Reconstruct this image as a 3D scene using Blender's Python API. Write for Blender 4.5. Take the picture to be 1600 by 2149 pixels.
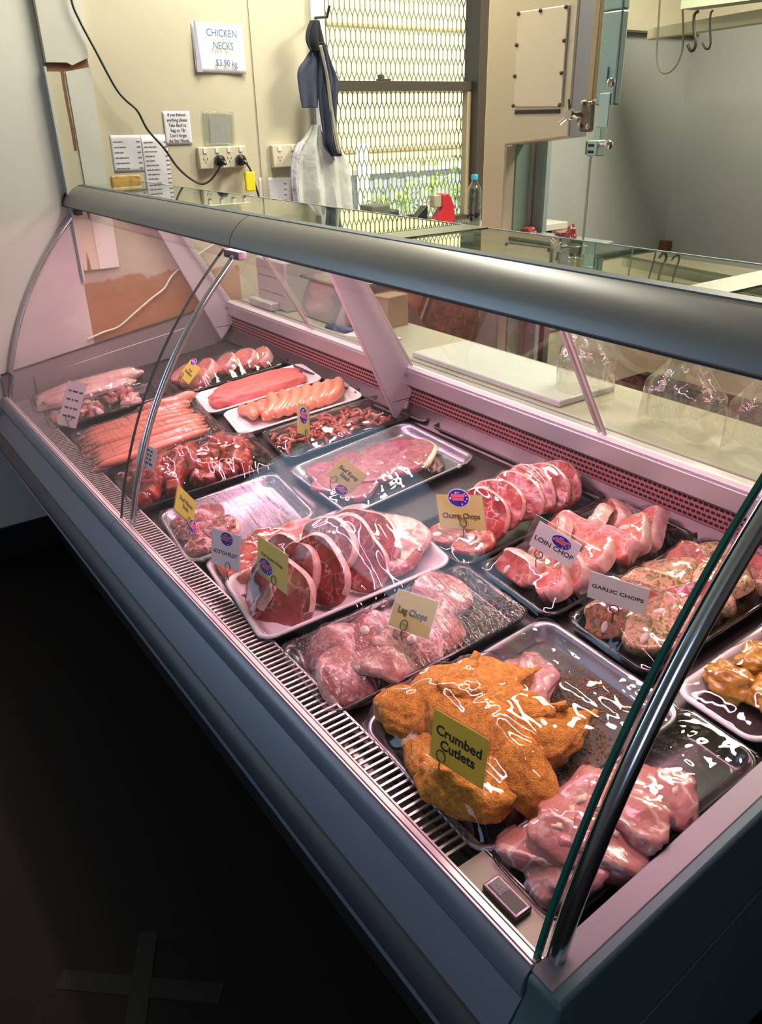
import bpy, bmesh, math, random
from mathutils import Vector, Matrix, noise, Euler
import numpy as np

# ------------------------------------------------------------------ camera, light, exposure
sc = bpy.context.scene
for o in list(bpy.data.objects): bpy.data.objects.remove(o)
COL = sc.collection
FPX, YAW, PITCH, ROLL = 1650.15, math.radians(35.111), math.radians(26.734), math.radians(-1.2443)
CAM = Vector((0, 0, 1.43))
_h = Vector((-math.cos(YAW), math.sin(YAW), 0)); _r0 = _h.cross(Vector((0, 0, 1)))
FW = _h*math.cos(PITCH) - Vector((0, 0, 1))*math.sin(PITCH); _u0 = _r0.cross(FW)
RT = _r0*math.cos(ROLL) + _u0*math.sin(ROLL); UP = -_r0*math.sin(ROLL) + _u0*math.cos(ROLL)
cd = bpy.data.cameras.new('camera'); cam = bpy.data.objects.new('camera', cd); COL.objects.link(cam)
cd.sensor_fit = 'HORIZONTAL'; cd.sensor_width = 36; cd.lens = FPX/1600*36; cd.clip_start = .02
M3 = Matrix((RT, UP, -FW)).transposed(); cam.matrix_world = Matrix.Translation(CAM) @ M3.to_4x4()
sc.camera = cam
vs = sc.view_settings; vs.view_transform = 'Standard'; vs.look = 'None'; vs.gamma = 1; vs.use_curve_mapping = False
vs.exposure = 0.0
cy = sc.cycles
cy.max_bounces = 14; cy.transparent_max_bounces = 40; cy.glossy_bounces = 6; cy.transmission_bounces = 8; cy.diffuse_bounces = 4
cy.caustics_reflective = False; cy.caustics_refractive = False; cy.sample_clamp_indirect = 6
cy.use_denoising = True

def ray(px, py): return FW + RT*((px-800)/FPX) - UP*((py-1074.5)/FPX)
def at(ax, val, px, py):
    d = ray(px, py); return CAM + d*((val-CAM[ax])/d[ax])
def W(px, py, X=-3.135):
    p = at(0, X, px, py); return (p.y, p.z)
RZ0, RK, RY0 = .495, .14, .56
def rim(px, py, dz=0):
    d = ray(px, py); t = (RZ0+dz+RK*(CAM.y-RY0)-CAM.z)/(d.z-RK*d.y); return CAM + d*t
def rimz(y): return RZ0 + RK*(y-RY0)

world = bpy.data.worlds.new('world'); sc.world = world; world.use_nodes = True
world.node_tree.nodes['Background'].inputs[0].default_value = (.75, .88, 1, 1)
world.node_tree.nodes['Background'].inputs[1].default_value = 1.6

def area(name, loc, target, sx, sy, power, color, spread=None):
    l = bpy.data.lights.new(name, 'AREA'); l.shape = 'RECTANGLE'; l.size = sx; l.size_y = sy; l.energy = power; l.color = color
    if spread: l.spread = math.radians(spread)
    o = bpy.data.objects.new(name, l); COL.objects.link(o); o.location = loc
    o.rotation_euler = (Vector(target)-Vector(loc)).to_track_quat('-Z', 'Y').to_euler(); return o
sun = bpy.data.lights.new('sun', 'SUN'); sun.energy = 6.5; sun.angle = .01; sun.color = (1, .93, .78)
so = bpy.data.objects.new('sun', sun); COL.objects.link(so); so.rotation_euler = Vector((-.62, .2, -.75)).to_track_quat('-Z', 'Y').to_euler()
# ceiling fluorescent over the staff side, shop front daylight behind the customer, pink tube of the case
area('ceiling_light_staff', (-1.5, 3.1, 2.62), (-1.5, 3.1, 0), 1.2, .5, 112, (1, .91, .72))
area('shopfront_daylight', (1.9, -2.4, 1.6), (-1.4, .5, .9), 1.5, 1.6, 25, (.58, .69, 1))
area('side_window_daylight', (-3.145, -1.6, 1.56), (0, -1.6, 1.5), 1.9, 1.25, 15, (.34, .64, 1))
area('ceiling_light_over_case', (-2.45, 1.6, 2.66), (-2.75, 1.0, 0), .9, .25, 34, (1, .95, .80))
area('case_tube_light', (-1.70, .90, 1.15), (-1.70, .96, .2), 2.4, .025, 17.5, (1, .48, .62))

# ------------------------------------------------------------------ materials
MATS = {}
def mat(name, col=(.5, .5, .5), rough=.5, metal=0, spec=.5, coat=0, noise_amt=0, noise_col=None, nscale=20, bump=0, bscale=60, emit=None, estr=0, trans=0, sss=0, contrast=(.4, .6), rnd=True, stretch=None, bdist=.003):
    if name in MATS: return MATS[name]
    m = bpy.data.materials.new(name); m.use_nodes = True; nt = m.node_tree; N = nt.nodes; Lk = nt.links
    b = N['Principled BSDF']; b.inputs['Base Color'].default_value = (*col, 1); b.inputs['Roughness'].default_value = rough
    b.inputs['Metallic'].default_value = metal; b.inputs['Specular IOR Level'].default_value = spec; b.inputs['Coat Weight'].default_value = coat
    b.inputs['Coat Roughness'].default_value = .08
    if trans: b.inputs['Transmission Weight'].default_value = trans
    if sss:
        b.inputs['Subsurface Weight'].default_value = sss; b.inputs['Subsurface Scale'].default_value = .008; b.inputs['Subsurface Radius'].default_value = (1, .3, .2)
    if emit: b.inputs['Emission Color'].default_value = (*emit, 1); b.inputs['Emission Strength'].default_value = estr
    if noise_col or bump:
        tc = N.new('ShaderNodeTexCoord'); vec = tc.outputs['Object']
        if rnd:
            oi = N.new('ShaderNodeObjectInfo'); mu = N.new('ShaderNodeMath'); mu.operation = 'MULTIPLY'; mu.inputs[1].default_value = 37.
            Lk.new(oi.outputs['Random'], mu.inputs[0]); va = N.new('ShaderNodeVectorMath'); va.operation = 'ADD'
            Lk.new(vec, va.inputs[0]); Lk.new(mu.outputs[0], va.inputs[1]); vec = va.outputs[0]
        if stretch:
            mp = N.new('ShaderNodeMapping'); mp.inputs['Scale'].default_value = stretch; Lk.new(vec, mp.inputs[0]); vec = mp.outputs[0]
        if noise_col:
            n = N.new('ShaderNodeTexNoise'); n.inputs['Scale'].default_value = nscale; n.inputs['Detail'].default_value = 6; n.inputs['Distortion'].default_value = .8
            Lk.new(vec, n.inputs['Vector'])
            r = N.new('ShaderNodeMapRange'); r.inputs[1].default_value = contrast[0]; r.inputs[2].default_value = contrast[1]; r.inputs[4].default_value = noise_amt
            Lk.new(n.outputs['Fac'], r.inputs[0])
            mx = N.new('ShaderNodeMix'); mx.data_type = 'RGBA'; mx.inputs['A'].default_value = (*col, 1); mx.inputs['B'].default_value = (*noise_col, 1)
            Lk.new(r.outputs[0], mx.inputs['Factor']); Lk.new(mx.outputs['Result'], b.inputs['Base Color'])
        if bump:
            n2 = N.new('ShaderNodeTexNoise'); n2.inputs['Scale'].default_value = bscale; n2.inputs['Detail'].default_value = 4
            Lk.new(vec, n2.inputs['Vector']); bp = N.new('ShaderNodeBump'); bp.inputs['Strength'].default_value = bump; bp.inputs['Distance'].default_value = bdist
            Lk.new(n2.outputs['Fac'], bp.inputs['Height']); Lk.new(bp.outputs[0], b.inputs['Normal'])
            if coat: Lk.new(bp.outputs[0], b.inputs['Coat Normal'])
    MATS[name] = m; return m

def paperize(m, k=.45):
    nt = m.node_tree; N = nt.nodes; Lk = nt.links; out = [n for n in N if n.type == 'OUTPUT_MATERIAL'][0]; b = N['Principled BSDF']
    t = N.new('ShaderNodeBsdfTranslucent'); t.inputs[0].default_value = b.inputs['Base Color'].default_value; mx = N.new('ShaderNodeMixShader'); mx.inputs[0].default_value = k
    Lk.new(b.outputs[0], mx.inputs[1]); Lk.new(t.outputs[0], mx.inputs[2]); Lk.new(mx.outputs[0], out.inputs[0]); return m
def meat(name, red, fat, amt=1., vs_=28, thr=(.0, .05), rough=.3, mott=None):
    """lean colour with distorted voronoi-edge fat seams"""
    if name in MATS: return MATS[name]
    m = bpy.data.materials.new(name); m.use_nodes = True; nt = m.node_tree; N = nt.nodes; Lk = nt.links; b = N['Principled BSDF']
    tc = N.new('ShaderNodeTexCoord'); oi = N.new('ShaderNodeObjectInfo'); mu = N.new('ShaderNodeMath'); mu.operation = 'MULTIPLY'; mu.inputs[1].default_value = 23.
    Lk.new(oi.outputs['Random'], mu.inputs[0]); va = N.new('ShaderNodeVectorMath'); va.operation = 'ADD'; Lk.new(tc.outputs['Object'], va.inputs[0]); Lk.new(mu.outputs[0], va.inputs[1])
    n = N.new('ShaderNodeTexNoise'); n.inputs['Scale'].default_value = vs_*.7; n.inputs['Detail'].default_value = 4; Lk.new(va.outputs[0], n.inputs['Vector'])
    sc1 = N.new('ShaderNodeVectorMath'); sc1.operation = 'SCALE'; sc1.inputs['Scale'].default_value = 2.2/vs_; Lk.new(n.outputs['Color'], sc1.inputs[0])
    ad = N.new('ShaderNodeVectorMath'); ad.operation = 'ADD'; Lk.new(va.outputs[0], ad.inputs[0]); Lk.new(sc1.outputs[0], ad.inputs[1])
    v = N.new('ShaderNodeTexVoronoi'); v.feature = 'DISTANCE_TO_EDGE'; v.inputs['Scale'].default_value = vs_; Lk.new(ad.outputs[0], v.inputs['Vector'])
    r = N.new('ShaderNodeMapRange'); r.inputs[1].default_value = thr[0]; r.inputs[2].default_value = thr[1]; r.inputs[3].default_value = amt; r.inputs[4].default_value = 0; Lk.new(v.outputs['Distance'], r.inputs[0])
    n3 = N.new('ShaderNodeTexNoise'); n3.inputs['Scale'].default_value = vs_*.5; Lk.new(va.outputs[0], n3.inputs['Vector'])
    r3 = N.new('ShaderNodeMapRange'); r3.inputs[1].default_value = .42; r3.inputs[2].default_value = .6; Lk.new(n3.outputs['Fac'], r3.inputs[0])
    mm = N.new('ShaderNodeMath'); mm.operation = 'MULTIPLY'; Lk.new(r.outputs[0], mm.inputs[0]); Lk.new(r3.outputs[0], mm.inputs[1])
    n4 = N.new('ShaderNodeTexNoise'); n4.inputs['Scale'].default_value = vs_*1.3; n4.inputs['Detail'].default_value = 5; Lk.new(va.outputs[0], n4.inputs['Vector'])
    mo = N.new('ShaderNodeMix'); mo.data_type = 'RGBA'; mo.inputs['A'].default_value = (*red, 1); mo.inputs['B'].default_value = (*(mott or [c*.55 for c in red]), 1)
    r4 = N.new('ShaderNodeMapRange'); r4.inputs[1].default_value = .42; r4.inputs[2].default_value = .65; Lk.new(n4.outputs['Fac'], r4.inputs[0]); Lk.new(r4.outputs[0], mo.inputs['Factor'])
    mx = N.new('ShaderNodeMix'); mx.data_type = 'RGBA'; Lk.new(mo.outputs['Result'], mx.inputs['A']); mx.inputs['B'].default_value = (*fat, 1)
    Lk.new(mm.outputs[0], mx.inputs['Factor']); Lk.new(mx.outputs['Result'], b.inputs['Base Color'])
    n2 = N.new('ShaderNodeTexNoise'); n2.inputs['Scale'].default_value = 120; n2.inputs['Detail'].default_value = 3; Lk.new(va.outputs[0], n2.inputs['Vector'])
    bp = N.new('ShaderNodeBump'); bp.inputs['Strength'].default_value = .5; bp.inputs['Distance'].default_value = .002; Lk.new(n2.outputs['Fac'], bp.inputs['Height']); Lk.new(bp.outputs[0], b.inputs['Normal'])
    b.inputs['Roughness'].default_value = rough; b.inputs['Coat Weight'].default_value = .3; b.inputs['Coat Roughness'].default_value = .15
    MATS[name] = m; return m

def glassmat(name, tint=(1, 1, 1), ior=1.5, rough=.0, extra=0, bump=0, bscale=(20, 20, 20), gcol=(1, 1, 1), bdist=.004, detail=3, milky=0, ridged=False, fine=None):
    """thin sheet: fresnel mix of a see-through and a mirror layer"""
    if name in MATS: return MATS[name]
    m = bpy.data.materials.new(name); m.use_nodes = True; nt = m.node_tree; N = nt.nodes; Lk = nt.links; N.clear()
    out = N.new('ShaderNodeOutputMaterial'); t = N.new('ShaderNodeBsdfTransparent'); t.inputs[0].default_value = (*tint, 1)
    g = N.new('ShaderNodeBsdfGlossy'); g.inputs['Roughness'].default_value = rough; g.inputs['Color'].default_value = (*gcol, 1)
    f = N.new('ShaderNodeFresnel'); ge = N.new('ShaderNodeNewGeometry'); im = N.new('ShaderNodeMapRange'); im.inputs[3].default_value = ior; im.inputs[4].default_value = 1/ior
    Lk.new(ge.outputs['Backfacing'], im.inputs[0]); Lk.new(im.outputs[0], f.inputs[0])
    a = N.new('ShaderNodeMath'); a.operation = 'ADD'; a.use_clamp = True; a.inputs[1].default_value = extra; Lk.new(f.outputs[0], a.inputs[0])
    mx = N.new('ShaderNodeMixShader'); Lk.new(a.outputs[0], mx.inputs[0]); Lk.new(t.outputs[0], mx.inputs[1]); Lk.new(g.outputs[0], mx.inputs[2])
    last = mx.outputs[0]
    if milky:
        d = N.new('ShaderNodeBsdfDiffuse'); d.inputs[0].default_value = (.9, .9, .9, 1); m2 = N.new('ShaderNodeMixShader'); m2.inputs[0].default_value = milky
        Lk.new(last, m2.inputs[1]); Lk.new(d.outputs[0], m2.inputs[2]); last = m2.outputs[0]
    Lk.new(last, out.inputs[0])
    if bump:
        tc = N.new('ShaderNodeTexCoord'); oi = N.new('ShaderNodeObjectInfo'); va = N.new('ShaderNodeVectorMath'); va.operation = 'ADD'; Lk.new(tc.outputs['Object'], va.inputs[0]); Lk.new(oi.outputs['Random'], va.inputs[1])
        mp = N.new('ShaderNodeMapping'); mp.inputs['Scale'].default_value = bscale; mp.inputs['Rotation'].default_value = (0, 0, .7); Lk.new(va.outputs[0], mp.inputs[0])
        n = N.new('ShaderNodeTexNoise'); n.inputs['Scale'].default_value = 1; n.inputs['Detail'].default_value = detail; n.inputs['Distortion'].default_value = .6; Lk.new(mp.outputs[0], n.inputs['Vector'])
        if ridged: n.noise_type = 'RIDGED_MULTIFRACTAL'; n.normalize = True; n.inputs['Distortion'].default_value = .25
        hs = n.outputs['Fac']
        if fine:
            m3 = N.new('ShaderNodeMapping'); m3.inputs['Scale'].default_value = fine[:3]; m3.inputs['Rotation'].default_value = (0, 0, -.45); Lk.new(va.outputs[0], m3.inputs[0])
            n3 = N.new('ShaderNodeTexNoise'); n3.inputs['Scale'].default_value = 1; n3.inputs['Detail'].default_value = 2; n3.inputs['Distortion'].default_value = .5; Lk.new(m3.outputs[0], n3.inputs['Vector'])
            ma = N.new('ShaderNodeMath'); ma.operation = 'MULTIPLY_ADD'; ma.inputs[1].default_value = fine[3]; Lk.new(n3.outputs['Fac'], ma.inputs[0]); Lk.new(hs, ma.inputs[2]); hs = ma.outputs[0]
        bp = N.new('ShaderNodeBump'); bp.inputs['Strength'].default_value = bump; bp.inputs['Distance'].default_value = bdist; Lk.new(hs, bp.inputs['Height'])
        Lk.new(bp.outputs[0], g.inputs['Normal']); Lk.new(bp.outputs[0], f.inputs['Normal'])
    MATS[name] = m; return m

# ------------------------------------------------------------------ mesh helpers
class MB:
    def __init__(s): s.v = []; s.f = []; s.m = []
    def add(s, vs_, fs, mi=0):
        k = len(s.v); s.v += [tuple(v) for v in vs_]; s.f += [tuple(i+k for i in f) for f in fs]; s.m += [mi]*len(fs)
    def box(s, lo, hi, mi=0, M=None):
        x0, y0, z0 = lo; x1, y1, z1 = hi
        vs_ = [Vector(p) for p in ((x0, y0, z0), (x1, y0, z0), (x1, y1, z0), (x0, y1, z0), (x0, y0, z1), (x1, y0, z1), (x1, y1, z1), (x0, y1, z1))]
        if M: vs_ = [M @ v for v in vs_]
        s.add(vs_, [(0, 3, 2, 1), (4, 5, 6, 7), (0, 1, 5, 4), (1, 2, 6, 5), (2, 3, 7, 6), (3, 0, 4, 7)], mi)
    def prism(s, prof, a0, a1, axis=0, mi=0, M=None, cap=True):
        """profile of 2-D points extruded along axis from a0 to a1"""
        def mk(p, a):
            q = [p[0], p[1]]; q.insert(axis, a); v = Vector(q); return M @ v if M else v
        n = len(prof); vs_ = [mk(p, a0) for p in prof] + [mk(p, a1) for p in prof]
        fs = [(i, (i+1) % n, (i+1) % n+n, i+n) for i in range(n)]
        if cap: fs += [tuple(range(n-1, -1, -1)), tuple(range(n, 2*n))]
        s.add(vs_, fs, mi)
    def tube(s, pts, r, n=8, mi=0, cap=True, closed=False):
        pts = [Vector(p) for p in pts]; rs = r if hasattr(r, '__len__') else [r]*len(pts); rings = []; prev = None
        for i, p in enumerate(pts):
            if closed: t = pts[(i+1) % len(pts)]-pts[i-1]
            else: t = pts[min(i+1, len(pts)-1)]-pts[max(i-1, 0)]
            t = t.normalized() if t.length > 1e-9 else Vector((0, 0, 1))
            if prev is None: a = t.orthogonal().normalized()
            else: a = (prev-t*prev.dot(t)); a = a.normalized() if a.length > 1e-6 else t.orthogonal().normalized()
            prev = a; b = t.cross(a); rings.append([p+(a*math.cos(2*math.pi*k/n)+b*math.sin(2*math.pi*k/n))*rs[i] for k in range(n)])
        vs_ = [v for R in rings for v in R]; m = len(rings); fs = []
        for i in range(m if closed else m-1):
            j = (i+1) % m
            fs += [(i*n+k, i*n+(k+1) % n, j*n+(k+1) % n, j*n+k) for k in range(n)]
        if cap and not closed: fs += [tuple(range(n-1, -1, -1)), tuple(range((m-1)*n, m*n))]
        s.add(vs_, fs, mi)
    def lathe(s, prof, M=None, n=20, mi=0):
        vs_ = []; m = len(prof)
        for (r, z) in prof:
            for k in range(n):
                v = Vector((max(r, 1e-5)*math.cos(2*math.pi*k/n), max(r, 1e-5)*math.sin(2*math.pi*k/n), z)); vs_.append(M @ v if M else v)
        s.add(vs_, [(i*n+k, i*n+(k+1) % n, (i+1)*n+(k+1) % n, (i+1)*n+k) for i in range(m-1) for k in range(n)], mi)
        s.add([vs_[k] for k in range(n)], [tuple(range(n-1, -1, -1))], mi); s.add([vs_[(m-1)*n+k] for k in range(n)], [tuple(range(n))], mi)
    def grid(s, fn, nu, nv, mi=0):
        vs_ = [fn(i/nu, j/nv) for j in range(nv+1) for i in range(nu+1)]
        s.add(vs_, [(j*(nu+1)+i, j*(nu+1)+i+1, (j+1)*(nu+1)+i+1, (j+1)*(nu+1)+i) for j in range(nv) for i in range(nu)], mi)
    def mesh(s, name, mats, smooth=True, bevel=0):
        me = bpy.data.meshes.new(name); me.from_pydata(s.v, [], s.f)
        for mt in (mats if isinstance(mats, (list, tuple)) else [mats]): me.materials.append(mt)
        me.polygons.foreach_set('material_index', s.m); me.polygons.foreach_set('use_smooth', [smooth]*len(s.f)); me.update(); return me

def link(name, me, parent=None, label=None, cat=None, group=None, kind=None, M=None, bevel=0, sharp=35):
    o = bpy.data.objects.new(name, me); COL.objects.link(o)
    if parent: o.parent = parent
    if M: o.matrix_local = M
    if label: o['label'] = label
    if cat: o['category'] = cat
    if group: o['group'] = group
    if kind: o['kind'] = kind
    if me is not None and bevel:
        b = o.modifiers.new('bevel', 'BEVEL'); b.width = bevel; b.segments = 2; b.limit_method = 'ANGLE'
    if me is not None and sharp and len(me.polygons) < 60000:
        try: me.set_sharp_from_angle(angle=math.radians(sharp))
        except Exception: pass
    return o
def E(name, loc, label=None, cat=None, group=None, rot=None):
    M = Matrix.Translation(loc)
    if rot: M = M @ rot.to_4x4()
    return link(name, None, None, label, cat, group, M=M)
def B(name, lo, hi, m, parent=None, bevel=0, **k):
    b = MB(); b.box(lo, hi); return link(name, b.mesh(name, m, False), parent, bevel=bevel, **k)
def dup(o, parent=None):
    c = o.copy(); COL.objects.link(c)
    if parent: c.parent = parent
    for ch in list(o.children):
        dup(ch, c)
    return c
def txt_link(name, cu, par, M):
    t = bpy.data.objects.new('tmp', cu); COL.objects.link(t); bpy.context.view_layer.update()
    me = bpy.data.meshes.new_from_object(t.evaluated_get(bpy.context.evaluated_depsgraph_get())); me.name = name; bpy.data.objects.remove(t)
    return link(name, me, par, M=M, sharp=0)
R = random.Random(7)
def fr(*a): return Vector(a)
# ------------------------------------------------------------------ the room
ZF = -.13; XW = -3.135
cream = mat('cream_paint', (.59, .545, .41), .6, noise_amt=.35, noise_col=(.49, .45, .33), nscale=2.2, bump=.1, bscale=90, rnd=False)
white_sheet = mat('white_wall_sheet', (.80, .80, .74), .45, noise_amt=.3, noise_col=(.72, .71, .66), nscale=1.5, rnd=False)
grey_sheet = mat('grey_wall_sheet', (.31, .335, .32), .5, noise_amt=.4, noise_col=(.27, .29, .27), nscale=1.3, rnd=False)
def wall_mat():
    m = cream; m2 = m.copy(); m2.name = 'end_wall_paint'; nt = m2.node_tree; N = nt.nodes; Lk = nt.links
    src = N['Principled BSDF'].inputs['Base Color'].links[0].from_socket
    tc = N.new('ShaderNodeTexCoord'); sp = N.new('ShaderNodeSeparateXYZ'); Lk.new(tc.outputs['Object'], sp.inputs[0])
    n = N.new('ShaderNodeTexNoise'); n.inputs['Scale'].default_value = 14; n.inputs['Detail'].default_value = 6; Lk.new(tc.outputs['Object'], n.inputs['Vector'])
    a = N.new('ShaderNodeMath'); a.operation = 'MULTIPLY_ADD'; a.inputs[1].default_value = .09; Lk.new(n.outputs['Fac'], a.inputs[0]); Lk.new(sp.outputs['Z'], a.inputs[2])
    r = N.new('ShaderNodeMapRange'); r.inputs[1].default_value = .925; r.inputs[2].default_value = .935; r.inputs[3].default_value = 1; r.inputs[4].default_value = 0; Lk.new(a.outputs[0], r.inputs[0])
    y = N.new('ShaderNodeMath'); y.operation = 'GREATER_THAN'; y.inputs[1].default_value = .83; Lk.new(sp.outputs['Y'], y.inputs[0])
    y2 = N.new('ShaderNodeMath'); y2.operation = 'LESS_THAN'; y2.inputs[1].default_value = 1.5; Lk.new(sp.outputs['Y'], y2.inputs[0]); y3 = N.new('ShaderNodeMath'); y3.operation = 'MULTIPLY'; Lk.new(y.outputs[0], y3.inputs[0]); Lk.new(y2.outputs[0], y3.inputs[1]); y = y3
    mu = N.new('ShaderNodeMath'); mu.operation = 'MULTIPLY'; Lk.new(r.outputs[0], mu.inputs[0]); Lk.new(y.outputs[0], mu.inputs[1])
    mx = N.new('ShaderNodeMix'); mx.data_type = 'RGBA'; Lk.new(mu.outputs[0], mx.inputs['Factor']); Lk.new(src, mx.inputs['A'])
    n5 = N.new('ShaderNodeMix'); n5.data_type = 'RGBA'; n5.inputs['A'].default_value = (.50, .27, .13, 1); n5.inputs['B'].default_value = (.36, .18, .08, 1); Lk.new(n.outputs['Fac'], n5.inputs['Factor'])
    Lk.new(n5.outputs['Result'], mx.inputs['B']); Lk.new(mx.outputs['Result'], N['Principled BSDF'].inputs['Base Color']); return m2
endwall = wall_mat()
WY0, WY1, WZ0, WZ1 = 1.975, 2.86, .95, 2.35
b = MB()
b.box((XW-.12, -.62, ZF), (XW, .852, 2.7), 1); b.box((XW-.12, -2.7, ZF), (XW, -2.58, 2.7), 1); b.box((XW-.12, -2.58, ZF), (XW, -.62, .92), 1); b.box((XW-.12, -2.58, 2.20), (XW, -.62, 2.7), 1)
b.box((XW-.12, .852, ZF), (XW, WY0, 2.7)); b.box((XW-.12, WY1, ZF), (XW, 4.52, 2.7))
b.box((XW-.12, WY0, ZF), (XW, WY1, WZ0)); b.box((XW-.12, WY0, WZ1), (XW, WY1, 2.7))
link('wall_left', b.mesh('wall_left', [endwall, white_sheet], False), kind='structure')
S = dict(kind='structure')
b = MB(); b.box((XW, 4.40, ZF), (2.7, 4.52, 2.7)); link('wall_back', b.mesh('wall_back', cream, False), **S)
B('wall_right', (2.7, -2.7, ZF), (2.82, 4.52, 2.7), mat('dark_shop_wall', (.16, .16, .17), .7), **S)
B('wall_front', (-3.255, -2.82, ZF), (2.82, -2.7, 2.7), mat('dark_shop_wall'), **S)
B('ceiling', (-3.255, -2.82, 2.7), (2.82, 4.52, 2.8), mat('ceiling_paint', (.8, .74, .50), .8), **S)
B('floor', (-3.255, -2.82, ZF-.05), (2.82, 4.52, ZF), mat('black_vinyl', (.011, .0078, .0058), .75, noise_amt=.5, noise_col=(.011, .008, .006), nscale=3, rnd=False, spec=.12), **S)
B('baseboard_left', (XW, -2.7, ZF), (XW+.012, .80, 0), mat('black_skirting', (.008, .008, .008), .6), **S)
tape = mat('worn_floor_tape', (.024, .021, .017), .85, spec=.1)
# grey sheets lining the preparation corner
B('trim_1', (XW+.001, 2.93, .3), (XW+.012, 4.395, 1.79), grey_sheet, **S)
B('trim_2', (XW+.012, 4.386, .3), (1.2, 4.398, 1.845), grey_sheet, **S)
B('trim_3', (XW, 1.640, .9), (XW+.006, 1.668, 2.7), cream, **S)
B('trim_4', (XW, 1.905, .95), (XW+.022, WY0-.008, 2.4), mat('white_gloss_trim', (.62, .63, .66), .35), **S)
B('trim_5', (XW, 2.875, .95), (XW+.03, 2.925, 2.4), mat('white_gloss_trim'), **S)
# floor tape cross
k = 0
for a_, c_, w_ in (((125, 2055), (465, 2086), .040), ((312, 1955), (283, 2160), .040)):
    a_ = at(2, ZF, *a_); c_ = at(2, ZF, *c_); L_ = (c_-a_).length; rz = math.atan2((c_-a_).y, (c_-a_).x); p = (a_+c_)/2
    t = B('floor_tape', (-L_/2, -w_/2, 0.0005+.0006*k), (L_/2, w_/2, .0011+.0006*k), tape, label=('worn grey tape strip on the black floor, the longer one crossing' if k == 0 else 'worn grey tape strip on the black floor, the one running towards the counter'), cat='tape')
    t.location = (p.x, p.y, ZF); t.rotation_euler = (0, 0, rz); k += 1

# corner post with peeling board
def peel_mat():
    m = mat('peeling_board', (.55, .50, .36), .6); nt = m.node_tree; N = nt.nodes; Lk = nt.links
    tc = N.new('ShaderNodeTexCoord'); mp = N.new('ShaderNodeMapping'); mp.inputs['Scale'].default_value = (30, 38, 5); Lk.new(tc.outputs['Object'], mp.inputs[0])
    n = N.new('ShaderNodeTexNoise'); n.inputs['Scale'].default_value = 1; n.inputs['Detail'].default_value = 7; n.inputs['Distortion'].default_value = 1; Lk.new(mp.outputs[0], n.inputs['Vector'])
    r = N.new('ShaderNodeMapRange'); r.inputs[1].default_value = .60; r.inputs[2].default_value = .63; Lk.new(n.outputs['Fac'], r.inputs[0])
    sp = N.new('ShaderNodeSeparateXYZ'); Lk.new(tc.outputs['Object'], sp.inputs[0])
    # the long split down the middle of the board
    d = N.new('ShaderNodeMath'); d.operation = 'MULTIPLY_ADD'; d.inputs[1].default_value = .0; Lk.new(sp.outputs['Z'], d.inputs[0]); Lk.new(sp.outputs['Y'], d.inputs[2])
    q = N.new('ShaderNodeMath'); q.operation = 'SUBTRACT'; q.inputs[1].default_value = .904; Lk.new(d.outputs[0], q.inputs[0]); ab = N.new('ShaderNodeMath'); ab.operation = 'ABSOLUTE'; Lk.new(q.outputs[0], ab.inputs[0])
    n6 = N.new('ShaderNodeMath'); n6.operation = 'MULTIPLY_ADD'; n6.inputs[1].default_value = .016; Lk.new(n.outputs['Fac'], n6.inputs[0]); Lk.new(ab.outputs[0], n6.inputs[2])
    l = N.new('ShaderNodeMath'); l.operation = 'LESS_THAN'; l.inputs[1].default_value = .0125; Lk.new(n6.outputs[0], l.inputs[0])
    zz = N.new('ShaderNodeMath'); zz.operation = 'GREATER_THAN'; zz.inputs[1].default_value = 1.34; Lk.new(sp.outputs['Z'], zz.inputs[0])
    ml = N.new('ShaderNodeMath'); ml.operation = 'MULTIPLY'; Lk.new(l.outputs[0], ml.inputs[0]); Lk.new(zz.outputs[0], ml.inputs[1])
    mxx = N.new('ShaderNodeMath'); mxx.operation = 'MAXIMUM'; Lk.new(ml.outputs[0], mxx.inputs[0]); Lk.new(r.outputs[0], mxx.inputs[1])
    mx = N.new('ShaderNodeMix'); mx.data_type = 'RGBA'; mx.inputs['A'].default_value = (.60, .55, .40, 1); mx.inputs['B'].default_value = (.20, .10, .045, 1)
    Lk.new(mxx.outputs[0], mx.inputs['Factor']); Lk.new(mx.outputs['Result'], N['Principled BSDF'].inputs['Base Color']); return m
peel = peel_mat(); wp = mat('white_board_paint', (.66, .66, .60), .5, noise_amt=.3, noise_col=(.58, .56, .48), nscale=5, rnd=False)
post = E('corner_post', (XW, .9, .93), 'white painted corner post with peeling split timber beside the menu sheets', 'post')
def PW(name, y0, y1, z0, z1, x0, x1, m, par, bev=0):
    return B(name, (x0-XW, y0-.9, z0-.93), (x1-XW, y1-.9, z1-.93), m, par, bevel=bev)
# parts use world-placed texture through their own object space, so keep them at the world origin
def PWw(name, pts, x0, x1, m, par):
    b = MB(); b.prism(pts, x0, x1, 0); o = link(name, b.mesh(name, m, False), par); o.matrix_parent_inverse = par.matrix_world.inverted() if False else Matrix.Translation(-Vector((XW, .9, .93))); return o
PWw('split_board', [(.853, .935), (.915, .935), (.915, 1.585), (.853, 1.585)], XW+.001, XW+.022, peel, post)
PWw('smooth_board', [(.915, .935), (.989, .935), (1.003, 1.60), (.915, 1.585)], XW+.001, XW+.026, wp, post)
PWw('upper_sheet', [(.856, 1.612), (.925, 1.612), (.94, 1.604), (1.0, 1.628), (1.03, 2.7), (.856, 2.7)], XW+.001, XW+.03, wp, post)
PWw('exposed_timber', [(.858, 1.585), (1.0, 1.585), (1.0, 1.63), (.858, 1.615)], XW+.001, XW+.016, mat('raw_brown_timber', (.22, .11, .06), .8), post)
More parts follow.
